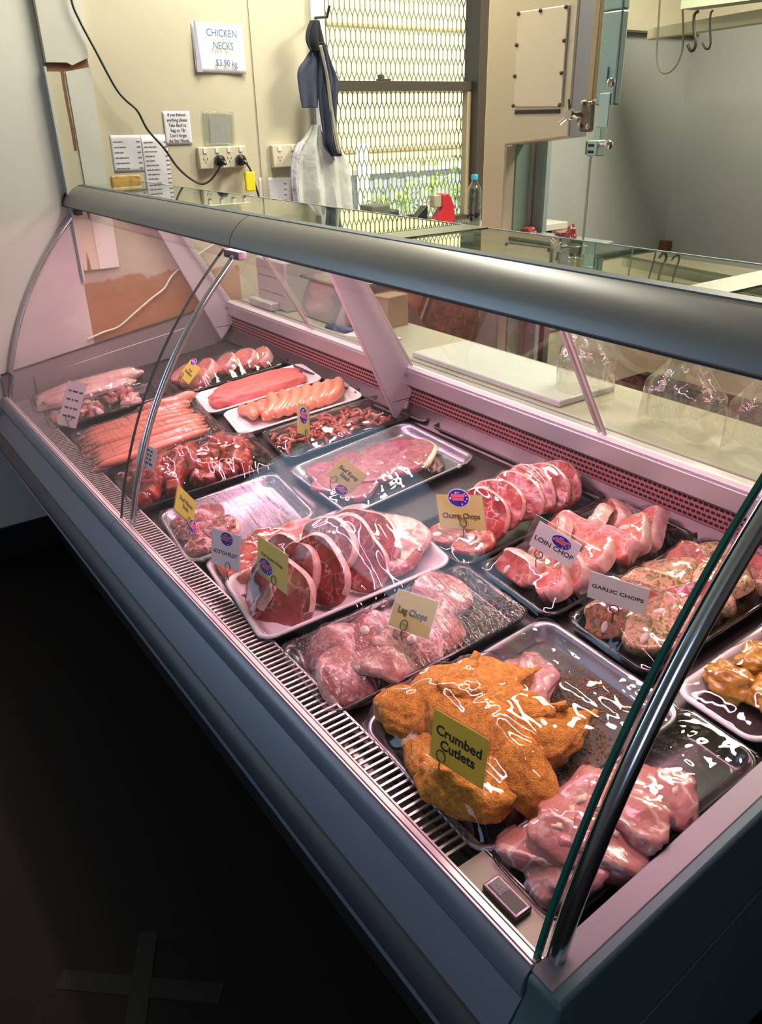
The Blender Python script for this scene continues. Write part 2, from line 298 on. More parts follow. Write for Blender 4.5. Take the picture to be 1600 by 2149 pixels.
PWw('edge_bead', [(.846, .9), (.853, .9), (.853, 1.6), (.846, 1.6)], XW+.001, XW+.03, mat('blue_white_bead', (.55, .60, .62), .5), post)

# ------------------------------------------------------------------ the window in the end wall
frm = mat('dark_brown_frame', (.05, .038, .028), .45)
win = E('window_1', (XW, 2.4, 1.5), None, None); win['kind'] = 'structure'
def WB(name, y0, y1, z0, z1, x0, x1, m, par=win, bev=.001):
    return B(name, (x0-XW, y0-2.4, z0-1.5), (x1-XW, y1-2.4, z1-1.5), m, par, bevel=bev)
WB('frame', WY0, WY0+.03, WZ0, WZ1, XW-.09, XW-.03, frm); WB('frame', WY1-.055, WY1, WZ0, WZ1, XW-.09, XW+.01, frm); WB('frame', WY0, WY1, WZ0, WZ0+.03, XW-.09, XW-.03, frm); WB('frame', WY0, WY1, WZ1-.04, WZ1, XW-.09, XW, frm)
WB('sash_rail', WY0, WY1-.05, 1.528, 1.566, XW-.075, XW-.03, frm)
WB('sash_stile', WY1-.08, WY1-.055, WZ0, 1.53, XW-.07, XW-.035, mat('tan_sash', (.35, .29, .17), .5))
WB('latch', 2.27, 2.33, 1.566, 1.574, XW-.06, XW-.03, frm); WB('latch', 2.275, 2.295, 1.574, 1.590, XW-.055, XW-.035, frm)
WB('pane', WY0+.02, WY1-.05, WZ0+.02, WZ1-.03, XW-.060, XW-.056, glassmat('window_glass', (.97, 1, .97), 1.3), bev=0)
b = MB(); pch = .0262; va_, vb_ = .030, .0285; wx = XW-.102; rw = .0018
def seg(a, c):
    a = Vector(a); c = Vector(c); t = (c-a).normalized(); s_ = t.cross(Vector((1, 0, 0)))*rw; x = Vector((rw, 0, 0)); b.add([a-s_-x, a+s_-x, a+s_+x, a-s_+x, c-s_-x, c+s_-x, c+s_+x, c-s_+x], [(0, 1, 5, 4), (1, 2, 6, 5), (2, 3, 7, 6), (3, 0, 4, 7)])
z = WZ0+.01-1.5; r_ = 0
while z < WZ1-1.5:
    y = WY0-2.4+(pch/2 if r_ % 2 else 0)
    while y < WY1-2.4-.04:
        seg((wx-XW, y, z), (wx-XW, y, z+va_))
        for s_ in (-1, 1): seg((wx-XW, y, z+va_), (wx-XW, y+s_*pch/2, z+va_+vb_))
        y += pch
    z += va_+vb_; r_ += 1
link('security_mesh', b.mesh('security_mesh', mat('galvanised_wire', (.30, .28, .19), .6, .1), False), win)

# ------------------------------------------------------------------ outside
sunny = mat('sunlit_render', (.86, .74, .46), .9, noise_amt=.35, noise_col=(.75, .60, .36), nscale=1.2, rnd=False)
b = MB(); b.box((-7.6, .5, -.6), (-7.3, 9.5, 5.2)); bl = link('neighbouring_wall', b.mesh('neighbouring_wall', sunny, False), label='sunlit cream rendered building beyond the window', cat='building')
b = MB()
for i in range(4): b.box((-7.3, .5, .55+i*.55), (-7.285, 9.5, .575+i*.55))
link('cladding_joint', b.mesh('cladding_joint', mat('joint_brown', (.55, .36, .2), .9), False), bl)
B('yard', (-9, -1, -.65), (-3.3, 11, -.6), mat('yard_concrete', (.5, .48, .42), .9), kind='structure')
b = MB()
FZ = at(0, -6.4, 850, 350).z
for i in range(60): b.box((-6.43+.012*(i % 2), 2.6+i*.09, -.6), (-6.40+.012*(i % 2), 2.69+i*.09, FZ))
fe = link('metal_fence', b.mesh('metal_fence', mat('grey_fence_sheet', (.38, .40, .42), .5), False), label='grey corrugated fence outside the window', cat='fence')
b = MB(); b.box((-6.39, 2.6, FZ-.04), (-6.35, 8.0, FZ)); b.box((-6.38, 2.6, .40), (-6.35, 8.0, .44)); link('fence_rail', b.mesh('fence_rail', mat('pale_rail', (.7, .7, .7), .4), False), fe)
q = at(0, -6.2, 762, 380)
B('yard_post', (-6.23, q.y-.04, -.6), (-6.15, q.y+.04, at(0, -6.2, 762, 302).z), mat('white_post_paint', (.95, .95, .92), .4), label='bright white post standing outside the lower window pane', cat='post')
leafm = mat('leaf_green', (.25, .42, .07), .6, noise_amt=1, noise_col=(.55, .62, .2), nscale=6)
pd = [(850, 425, .16), (905, 395, .20), (960, 415, .22), (800, 440, .13)]
for i, (px, py, s_) in enumerate(pd):
    c = at(0, -6.0+.12*i, px, py); b = MB()
    for k in range(70):
        d = Vector((R.gauss(0, .4), R.gauss(0, .5), R.gauss(0, .6)))*s_; a = Vector((R.uniform(-1, 1), R.uniform(-1, 1), R.uniform(-1, 1))).normalized()*.035; e = a.orthogonal().normalized()*.014
        b.add([d-a, d+e, d+a, d-e], [(0, 1, 2, 3)])
    b.tube([(0, 0, -.6-c.z), (0, .01, -.1), (0, 0, s_*.5)], .008)
    link('yard_shrub', b.mesh('yard_shrub', leafm), M=Matrix.Translation(c), label=['leafy green shrub outside, left of the red tape gun', 'tallest green shrub outside, above the red tape gun', 'wide green shrub outside beside the water bottle', 'small green shrub outside by the white post'][i], cat='shrub', group='shrubs outside the window')

# ------------------------------------------------------------------ the display case
X0, X1 = -3.125, -.385          # inside length
metalb = mat('case_blue_grey', (.20, .225, .285), .42, .25, bump=.05, bscale=300, bdist=.0005)
canm = mat('canopy_satin', (.27, .27, .27), .42, .5)
steel = mat('brushed_steel', (.55, .54, .55), .28, 1.0, bump=.06, bscale=150, bdist=.0005)
dsteel = mat('dark_steel', (.10, .085, .09), .36, .6, noise_amt=.5, noise_col=(.055, .048, .05), nscale=6)
liner = mat('case_liner', (.33, .30, .31), .4, .5)
blackp = mat('black_plastic', (.012, .012, .013), .35)
chrome = mat('chrome', (.66, .68, .72), .16, 1.0)
case = E('display_case', (-1.75, .95, ZF), 'long curved glass refrigerated meat display case with blue grey trim', 'display case')
CI = Matrix.Translation(-Vector((-1.75, .95, ZF)))
def CP(name, b, m, smooth=True, parent=None, **k):
    o = link(name, b.mesh(name, m, smooth), parent or case, **k)
    if parent is None: o.matrix_parent_inverse = CI
    return o
def px_(name, prof, x0, x1, m, bevel=0, **k):
    b = MB(); b.prism(prof, x0, x1); return CP(name, b, m, True, bevel=bevel, **k)
XS = -1.868                      # seam between the two glass panels
XE = -.335                       # outer face of the near end
# front mouldings
bump_ = [(.489, .517), (.482, .5175), (.474, .514), (.467, .506), (.463, .494), (.4625, .482), (.466, .471), (.489, .471)]
px_('front_moulding', bump_, X0, XS-.0012, metalb); px_('front_moulding', bump_, XS+.0012, -.388, metalb)
px_('front_panel', [(.47, .470), (.4655, .4695), (.43, .419), (.428, .414), (.47, .414)], X0, -.388, metalb)
roll = [(.47, .416), (.424, .416), (.414, .408), (.4075, .395), (.4055, .378), (.409, .362), (.417, .350), (.426, .343), (.47, .343)]
px_('kick_moulding', roll, X0, -.388, mat('case_dark_blue_grey', (.06, .064, .08), .5, .2))
px_('kick_edge', [(.424, .345), (.415, .343), (.413, .336), (.42, .331), (.47, .331), (.47, .345)], X0, -.388, metalb)
px_('base_body', [(.56, ZF+.02), (1.45, ZF+.02), (1.45, .40), (.47, .36), (.47, .331), (.56, .30)], X0, -.388, mat('black_base', (.01, .01, .012), .7))
# glass channel on the front rail
pinkm = mat('rail_aluminium', (.66, .60, .62), .45, .4)
px_('rail_lip', [(.4800, .512), (.4800, .5188), (.4828, .5188), (.4828, .512)], X0, -.39, pinkm)
px_('rail_gasket', [(.4828, .500), (.4828, .5176), (.4855, .5176), (.4855, .500)], X0, -.39, mat('near_black_lip2', (.02, .012, .014), .6))
px_('glass_channel', [(.4855, .496), (.4855, .5182), (.4950, .5160), (.4950, .496)], X0, -.39, pinkm)
px_('inner_rail_lip', [(.4985, .494), (.4985, .5135), (.5020, .5125), (.5030, .494)], X0, -.39, pinkm)
# air grille
b = MB(); b.box((X0, .504, .490), (-.39, .508, .499)); b.box((X0, .559, .486), (-.39, .563, .4965))
n = int((-.56-X0)/.0145)
for i in range(n): b.box((X0+i*.0145, .506, .4925), (X0+i*.0145+.0045, .561, .4965))
b.box((X0, .506, .44), (-.39, .561, .445))
CP('air_grille', b, mat('grille_metal', (.50, .47, .46), .4, .6), False)
px_('deck', [(.562, .468), (1.47, .468+.14*.908), (1.47, .45), (.562, .44)], X0, -.39, dsteel)
px_('grille_end_plate', [(.506, .4925), (.561, .4925), (.561, .4965), (.506, .4965)], -.56, -.39, mat('end_plate_beige', (.26, .23, .18), .5, .3))
px_('rear_ledge', [(1.39, .590), (1.425, .631), (1.4285, .631), (1.4285, .58), (1.39, .575)], X0, -.39, dsteel)
# rear air panel, rail
px_('rear_air_panel', [(1.428, .59), (1.436, .59), (1.436, .70), (1.428, .692)], X0, -.39, mat('perforated_panel', (.42, .16, .17), .45, .2))
b = MB()
for i in range(int((-.40-X0)/.013)):
    for j in range(4):
        xx = X0+i*.013+(.0065 if j % 2 else 0); b.box((xx, 1.4268, .637+j*.0125), (xx+.0085, 1.4283, .6425+j*.0125))
CP('air_slot', b, mat('slot_black', (.01, .005, .006), .8), False, kind='stuff')
px_('rear_rail', [(1.410, .692), (1.410, .737), (1.418, .745), (1.47, .745), (1.47, .60), (1.437, .60), (1.437, .692)], X0, -.36, mat('rear_rail_metal', (.50, .48, .50), .35, .6), bevel=.002)
px_('rear_rail_lip', [(1.412, .745), (1.420, .753), (1.428, .753), (1.432, .745)], X0, -.36, mat('lip_white', (.8, .78, .8), .3, .2))
px_('rear_body', [(1.45, ZF+.02), (1.47, ZF+.02), (1.47, .6), (1.45, .6)], X0, -.36, metalb)
# canopy
can = [(.8295, 1.166), (.833, 1.180), (.841, 1.194), (.852, 1.206), (.864, 1.2155), (.877, 1.2225), (.886, 1.2265), (.889, 1.2275), (.9055, 1.2295), (.9055, 1.217), (.885, 1.212), (.862, 1.197), (.845, 1.178), (.838, 1.160), (.832, 1.160)]
px_('canopy', can, X0, -1.776, canm); px_('canopy', can, -1.773, XE, canm)
px_('canopy_seam', [(p_[0]+.0008, p_[1]-.0008) for p_ in can], -1.777, -1.772, blackp)
b = MB()
arc = [(.8295-.001, 1.160), (.832, 1.181), (.840, 1.196), (.851, 1.208), (.863, 1.2175), (.876, 1.2245), (.885, 1.2285)]
b.tube([(X0-.003, y, z) for y, z in arc], .0045, 8); CP('canopy_end_cap', b, blackp)
px_('canopy_dark_lip', [(.8305, 1.160), (.8305, 1.166), (.838, 1.166), (.838, 1.160)], X0, XE, mat('near_black_lip', (.03, .035, .05), .6))  # near-black strip along the canopy's bottom edge
px_('canopy_top_reflection', [(.888, 1.2272), (.8885, 1.2292), (.905, 1.2312), (.905, 1.229)], X0, XE, mat('dark_reflection_grey', (.10, .12, .145), .5, .3))  # added strip, its dark colour paints the darker reflection on the canopy's flat top
px_('lamp_housing', [(.905, 1.222), (.98, 1.220), (.98, 1.205), (.905, 1.205)], X0+.05, -.42, mat('lamp_enamel', (.35, .33, .34), .4))
b = MB(); b.tube([(X0+.22, .90, 1.180), (-.50, .90, 1.180)], .012, 12); CP('fluorescent_tube', b, mat('pink_tube', (1, .8, .85), .4, emit=(1, .62, .70), estr=3.5))
px_('top_glass', [(.904, 1.2295), (1.115, 1.2295), (1.115, 1.2235), (.904, 1.2235)], X0, XE, glassmat('top_glass_green', (.66, .80, .66), 1.62, .005, .05), sharp=30)
px_('top_glass_edge', [(1.115, 1.2235), (1.115, 1.2305), (1.119, 1.2305), (1.119, 1.2235)], X0, XE, mat('pale_green_edge', (.55, .66, .50), .3))
for xa, xb in ((-1.272, -1.20), (-.60, -.545)):
    px_('top_glass_band', [(.906, 1.2297), (1.115, 1.2297), (1.115, 1.2312), (.906, 1.2312)], xa, xb, mat('grey_green_band', (.24, .26, .20), .35, .3))  # matte grey-green bands laid across the top glass
# curved front glass
gp = [(.4885, .505), (.499, .55), (.5125, .60), (.5295, .65), (.548, .70), (.5685, .75), (.592, .80), (.6187, .85), (.6486, .90), (.6822, .95), (.72, 1.0), (.762, 1.05), (.799, 1.09), (.8335, 1.125), (.856, 1.147)]
def smooth_prof(pp, n=4):
    out = []
    for i in range(len(pp)-1):
        p0, p1, p2, p3 = pp[max(i-1, 0)], pp[i], pp[i+1], pp[min(i+2, len(pp)-1)]
        for k in range(n):
            t = k/n; out.append(tuple(.5*((2*p1[a])+(-p0[a]+p2[a])*t+(2*p0[a]-5*p1[a]+4*p2[a]-p3[a])*t*t+(-p0[a]+3*p1[a]-3*p2[a]+p3[a])*t**3) for a in (0, 1)))
    out.append(pp[-1]); return out
gs = smooth_prof(gp)
def off(pp, d):
    out = []
    for i, p_ in enumerate(pp):
        a = pp[max(i-1, 0)]; c = pp[min(i+1, len(pp)-1)]; ty, tz = c[0]-a[0], c[1]-a[1]; l = math.hypot(ty, tz); out.append((p_[0]+tz/l*d, p_[1]-ty/l*d))
    return out
gi = off(gs, .005)
gmat = glassmat('front_glass', (.985, .995, .99), 1.33, .0, 0)
for xa, xb in ((X0, XS-.002), (XS+.002, -.397)):
    b = MB(); b.add([(xa, y, z) for y, z in gs]+[(xb, y, z) for y, z in gs], [(i, i+1, i+1+len(gs), i+len(gs)) for i in range(len(gs)-1)])
    CP('curved_front_glass', b, gmat, label='curved clear glass panel')
def strip(name, xa, xb, m, pa=gs, pb=gi):
    b = MB(); b.prism(list(pa)+list(reversed(pb)), xa, xb); return CP(name, b, m)
strip('glass_seam', XS-.0022, XS+.0022, mat('seam_dark', (.02, .025, .03), .3))
strip('glass_edge', -.3972, -.3915, mat('green_glass_edge', (.018, .13, .10), .12, 0), off(gs, -.001), off(gs, .009))
strip('glass_edge', X0, X0+.003, mat('thin_edge', (.3, .27, .27), .3))
for xx, rr, d in ((XS+.036, .0085, .020), (-.3800, .0125, .019), (X0+.012, .006, .012)):
    b = MB(); b.tube([(xx, y, z) for y, z in off(gs, d)[1:-1]], rr, 12); CP('chrome_glass_support', b, chrome)
    y, z = off(gs, d)[-2]; b = MB(); b.box((xx-.05, y-.004, z-.004), (xx+.03, y+.02, z+.014)); CP('support_bracket', b, mat('bracket_metal', (.07, .06, .075), .5, .4), False, bevel=.002)
# flat side panes and end walls
side_poly = [p_ for p_ in off(gs, .014)]+[(1.13, 1.205), (1.41, .75), (1.41, .70), (.52, .50)]
b = MB(); b.prism(side_poly, X0-.002, X0+.0005); CP('side_glass', b, glassmat('side_glass', (.97, .97, .97), 1.4), False)
px_('end_liner', [(.490, .50), (.490, .600), (1.30, .727), (1.41, .727), (1.41, .56), (.56, .46)], X0, X0+.008, liner)
px_('end_liner_step', [(.60, .50), (.60, .575), (1.22, .665), (1.22, .56)], X0+.008, X0+.014, liner, bevel=.002)
px_('end_liner_trim', [(.490, .600), (.490, .604), (1.30, .731), (1.30, .727)], X0, X0+.012, mat('liner_edge_dark', (.06, .05, .05), .5))
px_('end_wall_near', [(.47, .512), (.4835, .5165), (.937, .572), (1.47, .640), (1.47, ZF+.02), (.56, ZF+.02), (.50, .30), (.413, .331), (.404, .38), (.414, .412), (.440, .43), (.464, .470)], -.388, XE, mat('case_end_paint', (.085, .145, .165), .5, .2), bevel=.006)
px_('end_wall_cap', [(.476, .515), (.4835, .5178), (.937, .5733), (1.47, .6413), (1.47, .636), (.937, .568), (.49, .513)], -.388, -.352, mat('end_cap_pale', (.27, .23, .27), .5, .2), bevel=.002)
px_('end_ridge', [(.56, .272), (1.47, .478), (1.47, .490), (.56, .284)], XE, XE+.004, mat('ridge_teal', (.10, .15, .18), .4, .3), bevel=.001)
# slanted roof supports and sliding rear doors
brk = [(1.370, .592), (1.437, .663), (1.431, .742), (1.145, 1.215), (1.035, 1.215), (1.16, 1.046)]
for i, xx in enumerate((X0+.004, XS-.006, -.43)):
    b = MB(); b.prism(brk, xx, xx+.02); o = CP('roof_support', b, mat('support_enamel', (.56, .52, .55), .42, .25), False, bevel=.002)
    b = MB(); b.lathe([(.007, 0), (.007, .003), (.003, .004)], Matrix.Translation((xx+.02, 1.408, .725)) @ Matrix.Rotation(math.pi/2, 4, 'Y'), 12); sc_ = link('screw', b.mesh('screw', steel), o)
    b = MB(); b.box((xx+.0195, 1.355, .647), (xx+.0205, 1.436, .649)); link('plate_seam', b.mesh('plate_seam', blackp, False), o)
gd = glassmat('rear_glass', (.93, .95, .93), 1.5, .0, .02)
for i, (xa, xb, dy) in enumerate(((X0+.03, -2.42, 0), (-2.46, XS-.01, .006), (XS+.02, -1.10, 0), (-1.13, -.44, .006))):
    A_, B_ = Vector((0, 1.424+dy, .750)), Vector((0, 1.150+dy, 1.203))
    b = MB(); b.add([(xa, A_.y, A_.z), (xb, A_.y, A_.z), (xb, B_.y, B_.z), (xa, B_.y, B_.z)], [(0, 1, 2, 3)]); o = CP('rear_sliding_door', b, gd, False)
    for xx in (xa, xb-.008):
        b = MB(); b.prism([(A_.y-.003, A_.z), (A_.y+.003, A_.z+.001), (B_.y+.003, B_.z+.001), (B_.y-.003, B_.z)], xx, xx+.008); e_ = link('door_edge', b.mesh('door_edge', mat('clear_edge', (.62, .58, .56), .2, 0), False), o)
# thermometer on the grille
th = E('thermometer', (-.482, .529, .4968), 'small clear rectangular thermometer on the air grille at the near end', 'thermometer')
b = MB(); b.box((-.032, -.015, 0), (.032, .015, .010)); link('casing', b.mesh('casing', mat('smoky_plastic', (.06, .04, .045), .3, 0, coat=.3), False), th, bevel=.002)
b = MB(); b.box((-.027, -.010, .010), (.027, .010, .0106)); link('display', b.mesh('display', mat('lcd_grey', (.07, .06, .055), .6), False), th)
b = MB(); b.box((-.026, -.008, .0106), (-.004, .009, .011)); link('dial_panel', b.mesh('dial_panel', mat('lcd_pale', (.20, .17, .19), .6), False), th)
cu = bpy.data.curves.new('readout', 'FONT'); cu.body = '-18'; cu.size = .013; cu.extrude = .0002; cu.align_x = 'CENTER'; cu.align_y = 'CENTER'; cu.materials.append(blackp)
txt_link('readout', cu, th, Matrix.Translation((-.0125, .0005, .0112)))
# ------------------------------------------------------------------ things on the end wall
def text(par, body, M, size, m, align='CENTER', name='lettering', bold=0, sx=1):
    cu = bpy.data.curves.new(name, 'FONT'); cu.body = body; cu.size = size; cu.extrude = .00015; cu.align_x = align; cu.align_y = 'CENTER'; cu.offset = bold; cu.space_line = .95
    cu.materials.append(m); cu.resolution_u = 3
    return txt_link(name, cu, par, M @ Matrix.Diagonal((sx, 1, 1, 1)))
paper = mat('white_paper', (.74, .74, .80), .7); ink = mat('black_ink', (.02, .02, .025), .6); blueink = mat('blue_marker', (.03, .10, .28), .6)
greenink = mat('teal_marker', (.02, .16, .22), .6)
def wallframe(px, py, X=XW+.0015):
    y, z = W(px, py, X); return Vector((X, y, z))
# local frame for a sheet on the end wall: x right (= +Y), y up (= +Z), z out (= +X)
WF = Matrix(((0, 0, 1), (1, 0, 0), (0, 1, 0)))
def wsheet(name, TL, TR, BL, label, cat, m, X=XW+.0015, group=None, curl=0, parts=None):
    a, b_, c = (wallframe(*p_, X) for p_ in (TL, TR, BL)); u = (b_-a); w = u.length; v = (a-c); h = v.length; u.normalize(); v = (v-u*u.dot(v)).normalized(); n = u.cross(v)
    Mx = Matrix((u, v, n)).transposed().to_4x4(); Mx.translation = (a+b_)/2-v*h/2
    b = MB()
    def f(s, t):
        z = curl*(.5+.5*math.cos(t*math.pi))*(math.sin(s*7+1)*.3+.6)+.0004; return Vector(((s-.5)*w, (t-.5)*h, z))
    b.grid(f, 14, 10); o = link(name, b.mesh(name, m), None, label, cat, group, M=Mx); s_ = o.modifiers.new('thick', 'SOLIDIFY'); s_.thickness = .0006
    return o, w, h
def T(x, y, z=.0012): return Matrix.Translation((x, y, z))
o, w, h = wsheet('paper_notice', (400, 44), (508, 53), (399, 150), 'white paper notice with CHICKEN NECKS handwritten in blue marker', 'notice', paper, curl=.012)
text(o, 'CHICKEN', T(.008, h*.29, .0185), .034, blueink, sx=.85); text(o, 'NECKS', T(.012, h*.04, .0165), .034, greenink, sx=.8); text(o, '$3.90 kg', T(.022, -h*.30, .0145), .031, blueink, sx=.85)
b = MB(); b.grid(lambda s, t: Vector((-w/2+.004+.02*s*(1-t*.7), (t-.5)*h, .014+.004*s)), 3, 5); link('underlying_sheet', b.mesh('underlying_sheet', mat('lilac_paper', (.5, .5, .66), .7)), o)
o, w, h = wsheet('refund_note', (341, 233), (397, 233), (346, 304), 'small white handwritten note about refunds above the power outlets', 'note', paper, X=XW+.004)
for i, s_ in enumerate(('If you Refund', 'anything please', 'Take Back to', 'Reg on TB!', "Don't forget", 'the Star Mandy')): text(o, s_, T(0, h*(.39-.155*i), .0012), .0155, ink, sx=.85)
ro = random.Random(3)
def menu(o, w, h, rows, cols, y0=.40, y1=-.45, title=True):
    b = MB()
    for (cx0, cw, pw) in cols:
        for i in range(rows):
            y = (y0+(y1-y0)*i/(rows-1))*h; l = cw*ro.uniform(.5, 1); x = cx0*w
            while l > 0:
                k = min(l, ro.uniform(.008, .018)); b.box((x, y-.0018, .0009), (x+k, y+.0018, .0012)); x += k+.002; l -= k+.002
            b.box(((cx0)*w+pw, y-.0018, .0009), ((cx0)*w+pw+.014, y+.0018, .0012))
    link('price_lines', b.mesh('price_lines', mat('grey_print', (.16, .16, .18), .7), False), o, kind='stuff')
o, w, h = wsheet('menu_sheet', (230, 284), (300, 283), (240, 362), 'white printed price list, the left one above the burger picture', 'price list', paper); menu(o, w, h, 6, [(-.42, .055, .085)], .32, -.40)
o, w, h = wsheet('menu_sheet', (294, 283), (349, 282), (308, 440), 'long white printed price list under the hanging black cable', 'price list', paper, X=XW+.0022); menu(o, w, h, 15, [(-.40, .05, .078)])
o, w, h = wsheet('menu_sheet', (543, 373), (612, 372), (546, 440), 'white printed sheet under the double socket, beside the plastic bags', 'price list', paper); menu(o, w, h, 5, [(-.40, .05, .10)], .3, -.4)
o, w, h = wsheet('food_picture', (232, 369), (294, 366), (236, 408), 'picture of a filled roll taped below the left price list', 'picture', mat('picture_tan', (.42, .27, .10), .5, noise_amt=.9, noise_col=(.70, .42, .12), nscale=30), X=XW+.0024)
b = MB()
for i in range(9): b.tube([(-w*.35+i*w*.085, -.018-.004*(i % 2), .002), (-w*.30+i*w*.085, -.012, .003), (-w*.25+i*w*.085, -.02, .002)], .0035, 6)
link('picture_lettuce', b.mesh('picture_lettuce', mat('picture_green', (.05, .12, .03), .6)), o)
o, w, h = wsheet('plastic_sleeve', (425, 233), (490, 235), (430, 305), 'clear plastic sleeve holding a blank card above the power outlets', 'sleeve', glassmat('sleeve_film', (.93, .95, .9), 1.5, .12, .08, bump=.6, bscale=(40, 12, 20), milky=.08), X=XW+.006)
b = MB(); b.box((-w*.30, -h*.46, -.003), (w*.30, h*.34, -.002)); link('blank_card', b.mesh('blank_card', mat('lilac_card', (.56, .56, .68), .7), False), o)
# power outlets
sock = mat('outlet_plastic', (.66, .62, .47), .4)
def outlet(name, TL, BR, n, label, plugs):
    a = wallframe(*TL, XW); c = wallframe(*BR, XW); w = c.y-a.y; h = a.z-c.z
    Mx = WF.to_4x4(); Mx.translation = Vector((XW, (a.y+c.y)/2, (a.z+c.z)/2)); r = link(name, None, None, label, 'power outlet', M=Mx)
    b = MB(); b.box((-w/2, -h/2, .0), (w/2, h/2, .026)); link('face_plate', b.mesh('face_plate', sock, False), r, bevel=.004)
    for i in range(n):
        x = (-.5+(i+.5)/n)*w; b = MB(); b.box((x-.007, h*.22, .026), (x+.007, h*.22+.018, .030)); link('switch', b.mesh('switch', mat('switch_white', (.8, .8, .74), .3), False), r, bevel=.001)
        b = MB()
        for dx, dy, rz in ((-.007, -.004, .5), (.007, -.004, -.5), (0, -.016, 0)):
            b.box((-.0012, -.0045, .026), (.0012, .0045, .0265), M=Matrix.Translation((x+dx, dy, 0)) @ Matrix.Rotation(rz, 4, 'Z'))
        link('pin_hole', b.mesh('pin_hole', blackp, False), r)
    return r, w, h
outlet('power_outlet', (410, 309), (514, 350), 4, 'cream four-way power outlet board with two black plugs in it', 0)
outlet('power_outlet', (565, 304), (624, 349), 2, 'cream double power outlet with nothing plugged in', 0)
def plug(px, py, label, pts, rr=.0042, tag=None):
    c = wallframe(px, py, XW+.027); r = E('power_plug', c, label, 'plug', rot=WF); b = MB()
    b.lathe([(.019, 0), (.021, .006), (.020, .022), (.013, .030), (.009, .034)], None, 20); link('plug_body', b.mesh('plug_body', blackp), r)
    b = MB(); b.tube([(0, 0, .03), (.004, -.006, .042), (.010, -.014, .046)], .006, 8); link('strain_relief', b.mesh('strain_relief', blackp), r); return r
plug(459, 337, 'left black plug in the four-way board, on the long hanging cable', None); plug(503, 336, 'right black plug in the four-way board, above the yellow tag', None)
def spline(pts, n=10):
    out = []
    for i in range(len(pts)-1):
        p0, p1, p2, p3 = (Vector(pts[k]) for k in (max(i-1, 0), i, i+1, min(i+2, len(pts)-1)))
        for k in range(n):
            t = k/n; out.append(.5*((2*p1)+(-p0+p2)*t+(2*p0-5*p1+4*p2-p3)*t*t+(-p0+3*p1-3*p2+p3)*t**3))
    out.append(Vector(pts[-1])); return out
def cable(name, pix, X, r, m, label, cat='cable', **k):
    pts = [Vector((X if not isinstance(p_, tuple) or len(p_) < 3 else p_[2],)+W(p_[0], p_[1], X if len(p_) < 3 else p_[2])) for p_ in pix]
    b = MB(); b.tube(spline(pts), r, 8); return link(name, b.mesh(name, m), label=label, cat=cat, **k)
cable('hanging_cable', [(140, -320), (148, -60), (150, 0), (168, 45), (200, 105), (240, 180), (262, 208), (288, 232), (310, 272), (345, 312), (372, 350), (400, 375), (425, 386), (445, 375), (462, 350), (470, 339, XW+.072)], XW+.05, .0042, blackp, 'long black cable looping down the cream wall to the left plug')
ca = cable('appliance_cable', [(510, 337, XW+.07), (522, 350), (530, 368), (538, 395), (546, 425), (548, 470)], XW+.05, .0038, blackp, 'short black cable with a yellow tag below the right plug')
y, z = W(525, 381, XW+.052); b = MB(); b.box((XW+.045, y-.022, z-.036), (XW+.058, y+.022, z+.036)); link('yellow_tag', b.mesh('yellow_tag', mat('yellow_tag_plastic', (.90, .78, .03), .4), False), ca, label='yellow test tag', bevel=.004)
# white cord low on the wall behind the case end
cable('white_cord', [(185, 712), (215, 698), (250, 685), (285, 655), (320, 625), (345, 605), (362, 578), (400, 545), (470, 500)], XW+.012, .004, mat('white_cord', (.7, .66, .55), .5), 'thin white cord running along the brown lower wall behind the case')
# apron and plastic bags on the window trim
navy = mat('navy_cloth', (.045, .058, .10), .85, noise_amt=.5, noise_col=(.03, .04, .07), nscale=8, bump=.3, bscale=250)
apx = XW+.09
def cloth(name, rows, X, m, par, dep=.03, n=14, lab=None, fold=5, ph=0):
    """rows: (left px, right px, y px) down the hanging cloth"""
    L_ = [Vector((X,)+W(a, y, X)) for a, c, y in rows]; Rr = [Vector((X,)+W(c, y, X)) for a, c, y in rows]; Ls, Rs = spline(L_, 6), spline(Rr, 6); m_ = len(Ls)-1; b = MB()
    def f(s, t):
        k = min(int(t*m_), m_-1); u = t*m_-k; p_ = Ls[k].lerp(Ls[k+1], u).lerp(Rs[k].lerp(Rs[k+1], u), s)
        p_.x += dep*(math.sin(s*math.pi)*.8+.35*math.sin(s*fold*math.pi+ph+t*1.5)*(.3+t)); return p_
    b.grid(f, n*2, m_*2); o = link(name, b.mesh(name, m), par, label=lab); s_ = o.modifiers.new('thick', 'SOLIDIFY'); s_.thickness = .003; return o
apr = E('navy_apron', (0, 0, 0), 'navy blue apron bunched and hanging on a hook left of the window', 'apron')
cloth('gathered_top', [(652, 668, 44), (644, 672, 62), (640, 678, 85), (648, 678, 108)], apx+.01, mat('near_black_cloth', (.02, .021, .03), .9), apr, .03)
cloth('apron_bib', [(656, 668, 100), (640, 668, 125), (624, 668, 150), (626, 669, 190), (632, 668, 226)], apx, navy, apr, .02, fold=3)
cloth('apron_skirt', [(664, 676, 90), (668, 694, 135), (667, 710, 170), (668, 706, 220), (674, 704, 270), (676, 708, 305), (692, 712, 327)], apx+.012, navy, apr, .04, fold=6)
cloth('apron_string', [(670, 674, 95), (684, 688, 160), (692, 698, 230), (702, 712, 300), (708, 718, 322)], apx+.05, mat('cream_string', (.40, .36, .27), .8), apr, .006, 4)
q = wallframe(662, 50, XW+.02); b = MB(); b.tube([(XW+.02, q.y, q.z+.02), (XW+.11, q.y, q.z+.015), (XW+.13, q.y, q.z+.05)], .005); link('coat_hook', b.mesh('coat_hook', blackp), apr)
bagm = mat('white_bag_film', (.60, .63, .60), .35, coat=.2, bump=.6, bscale=12, bdist=.02)
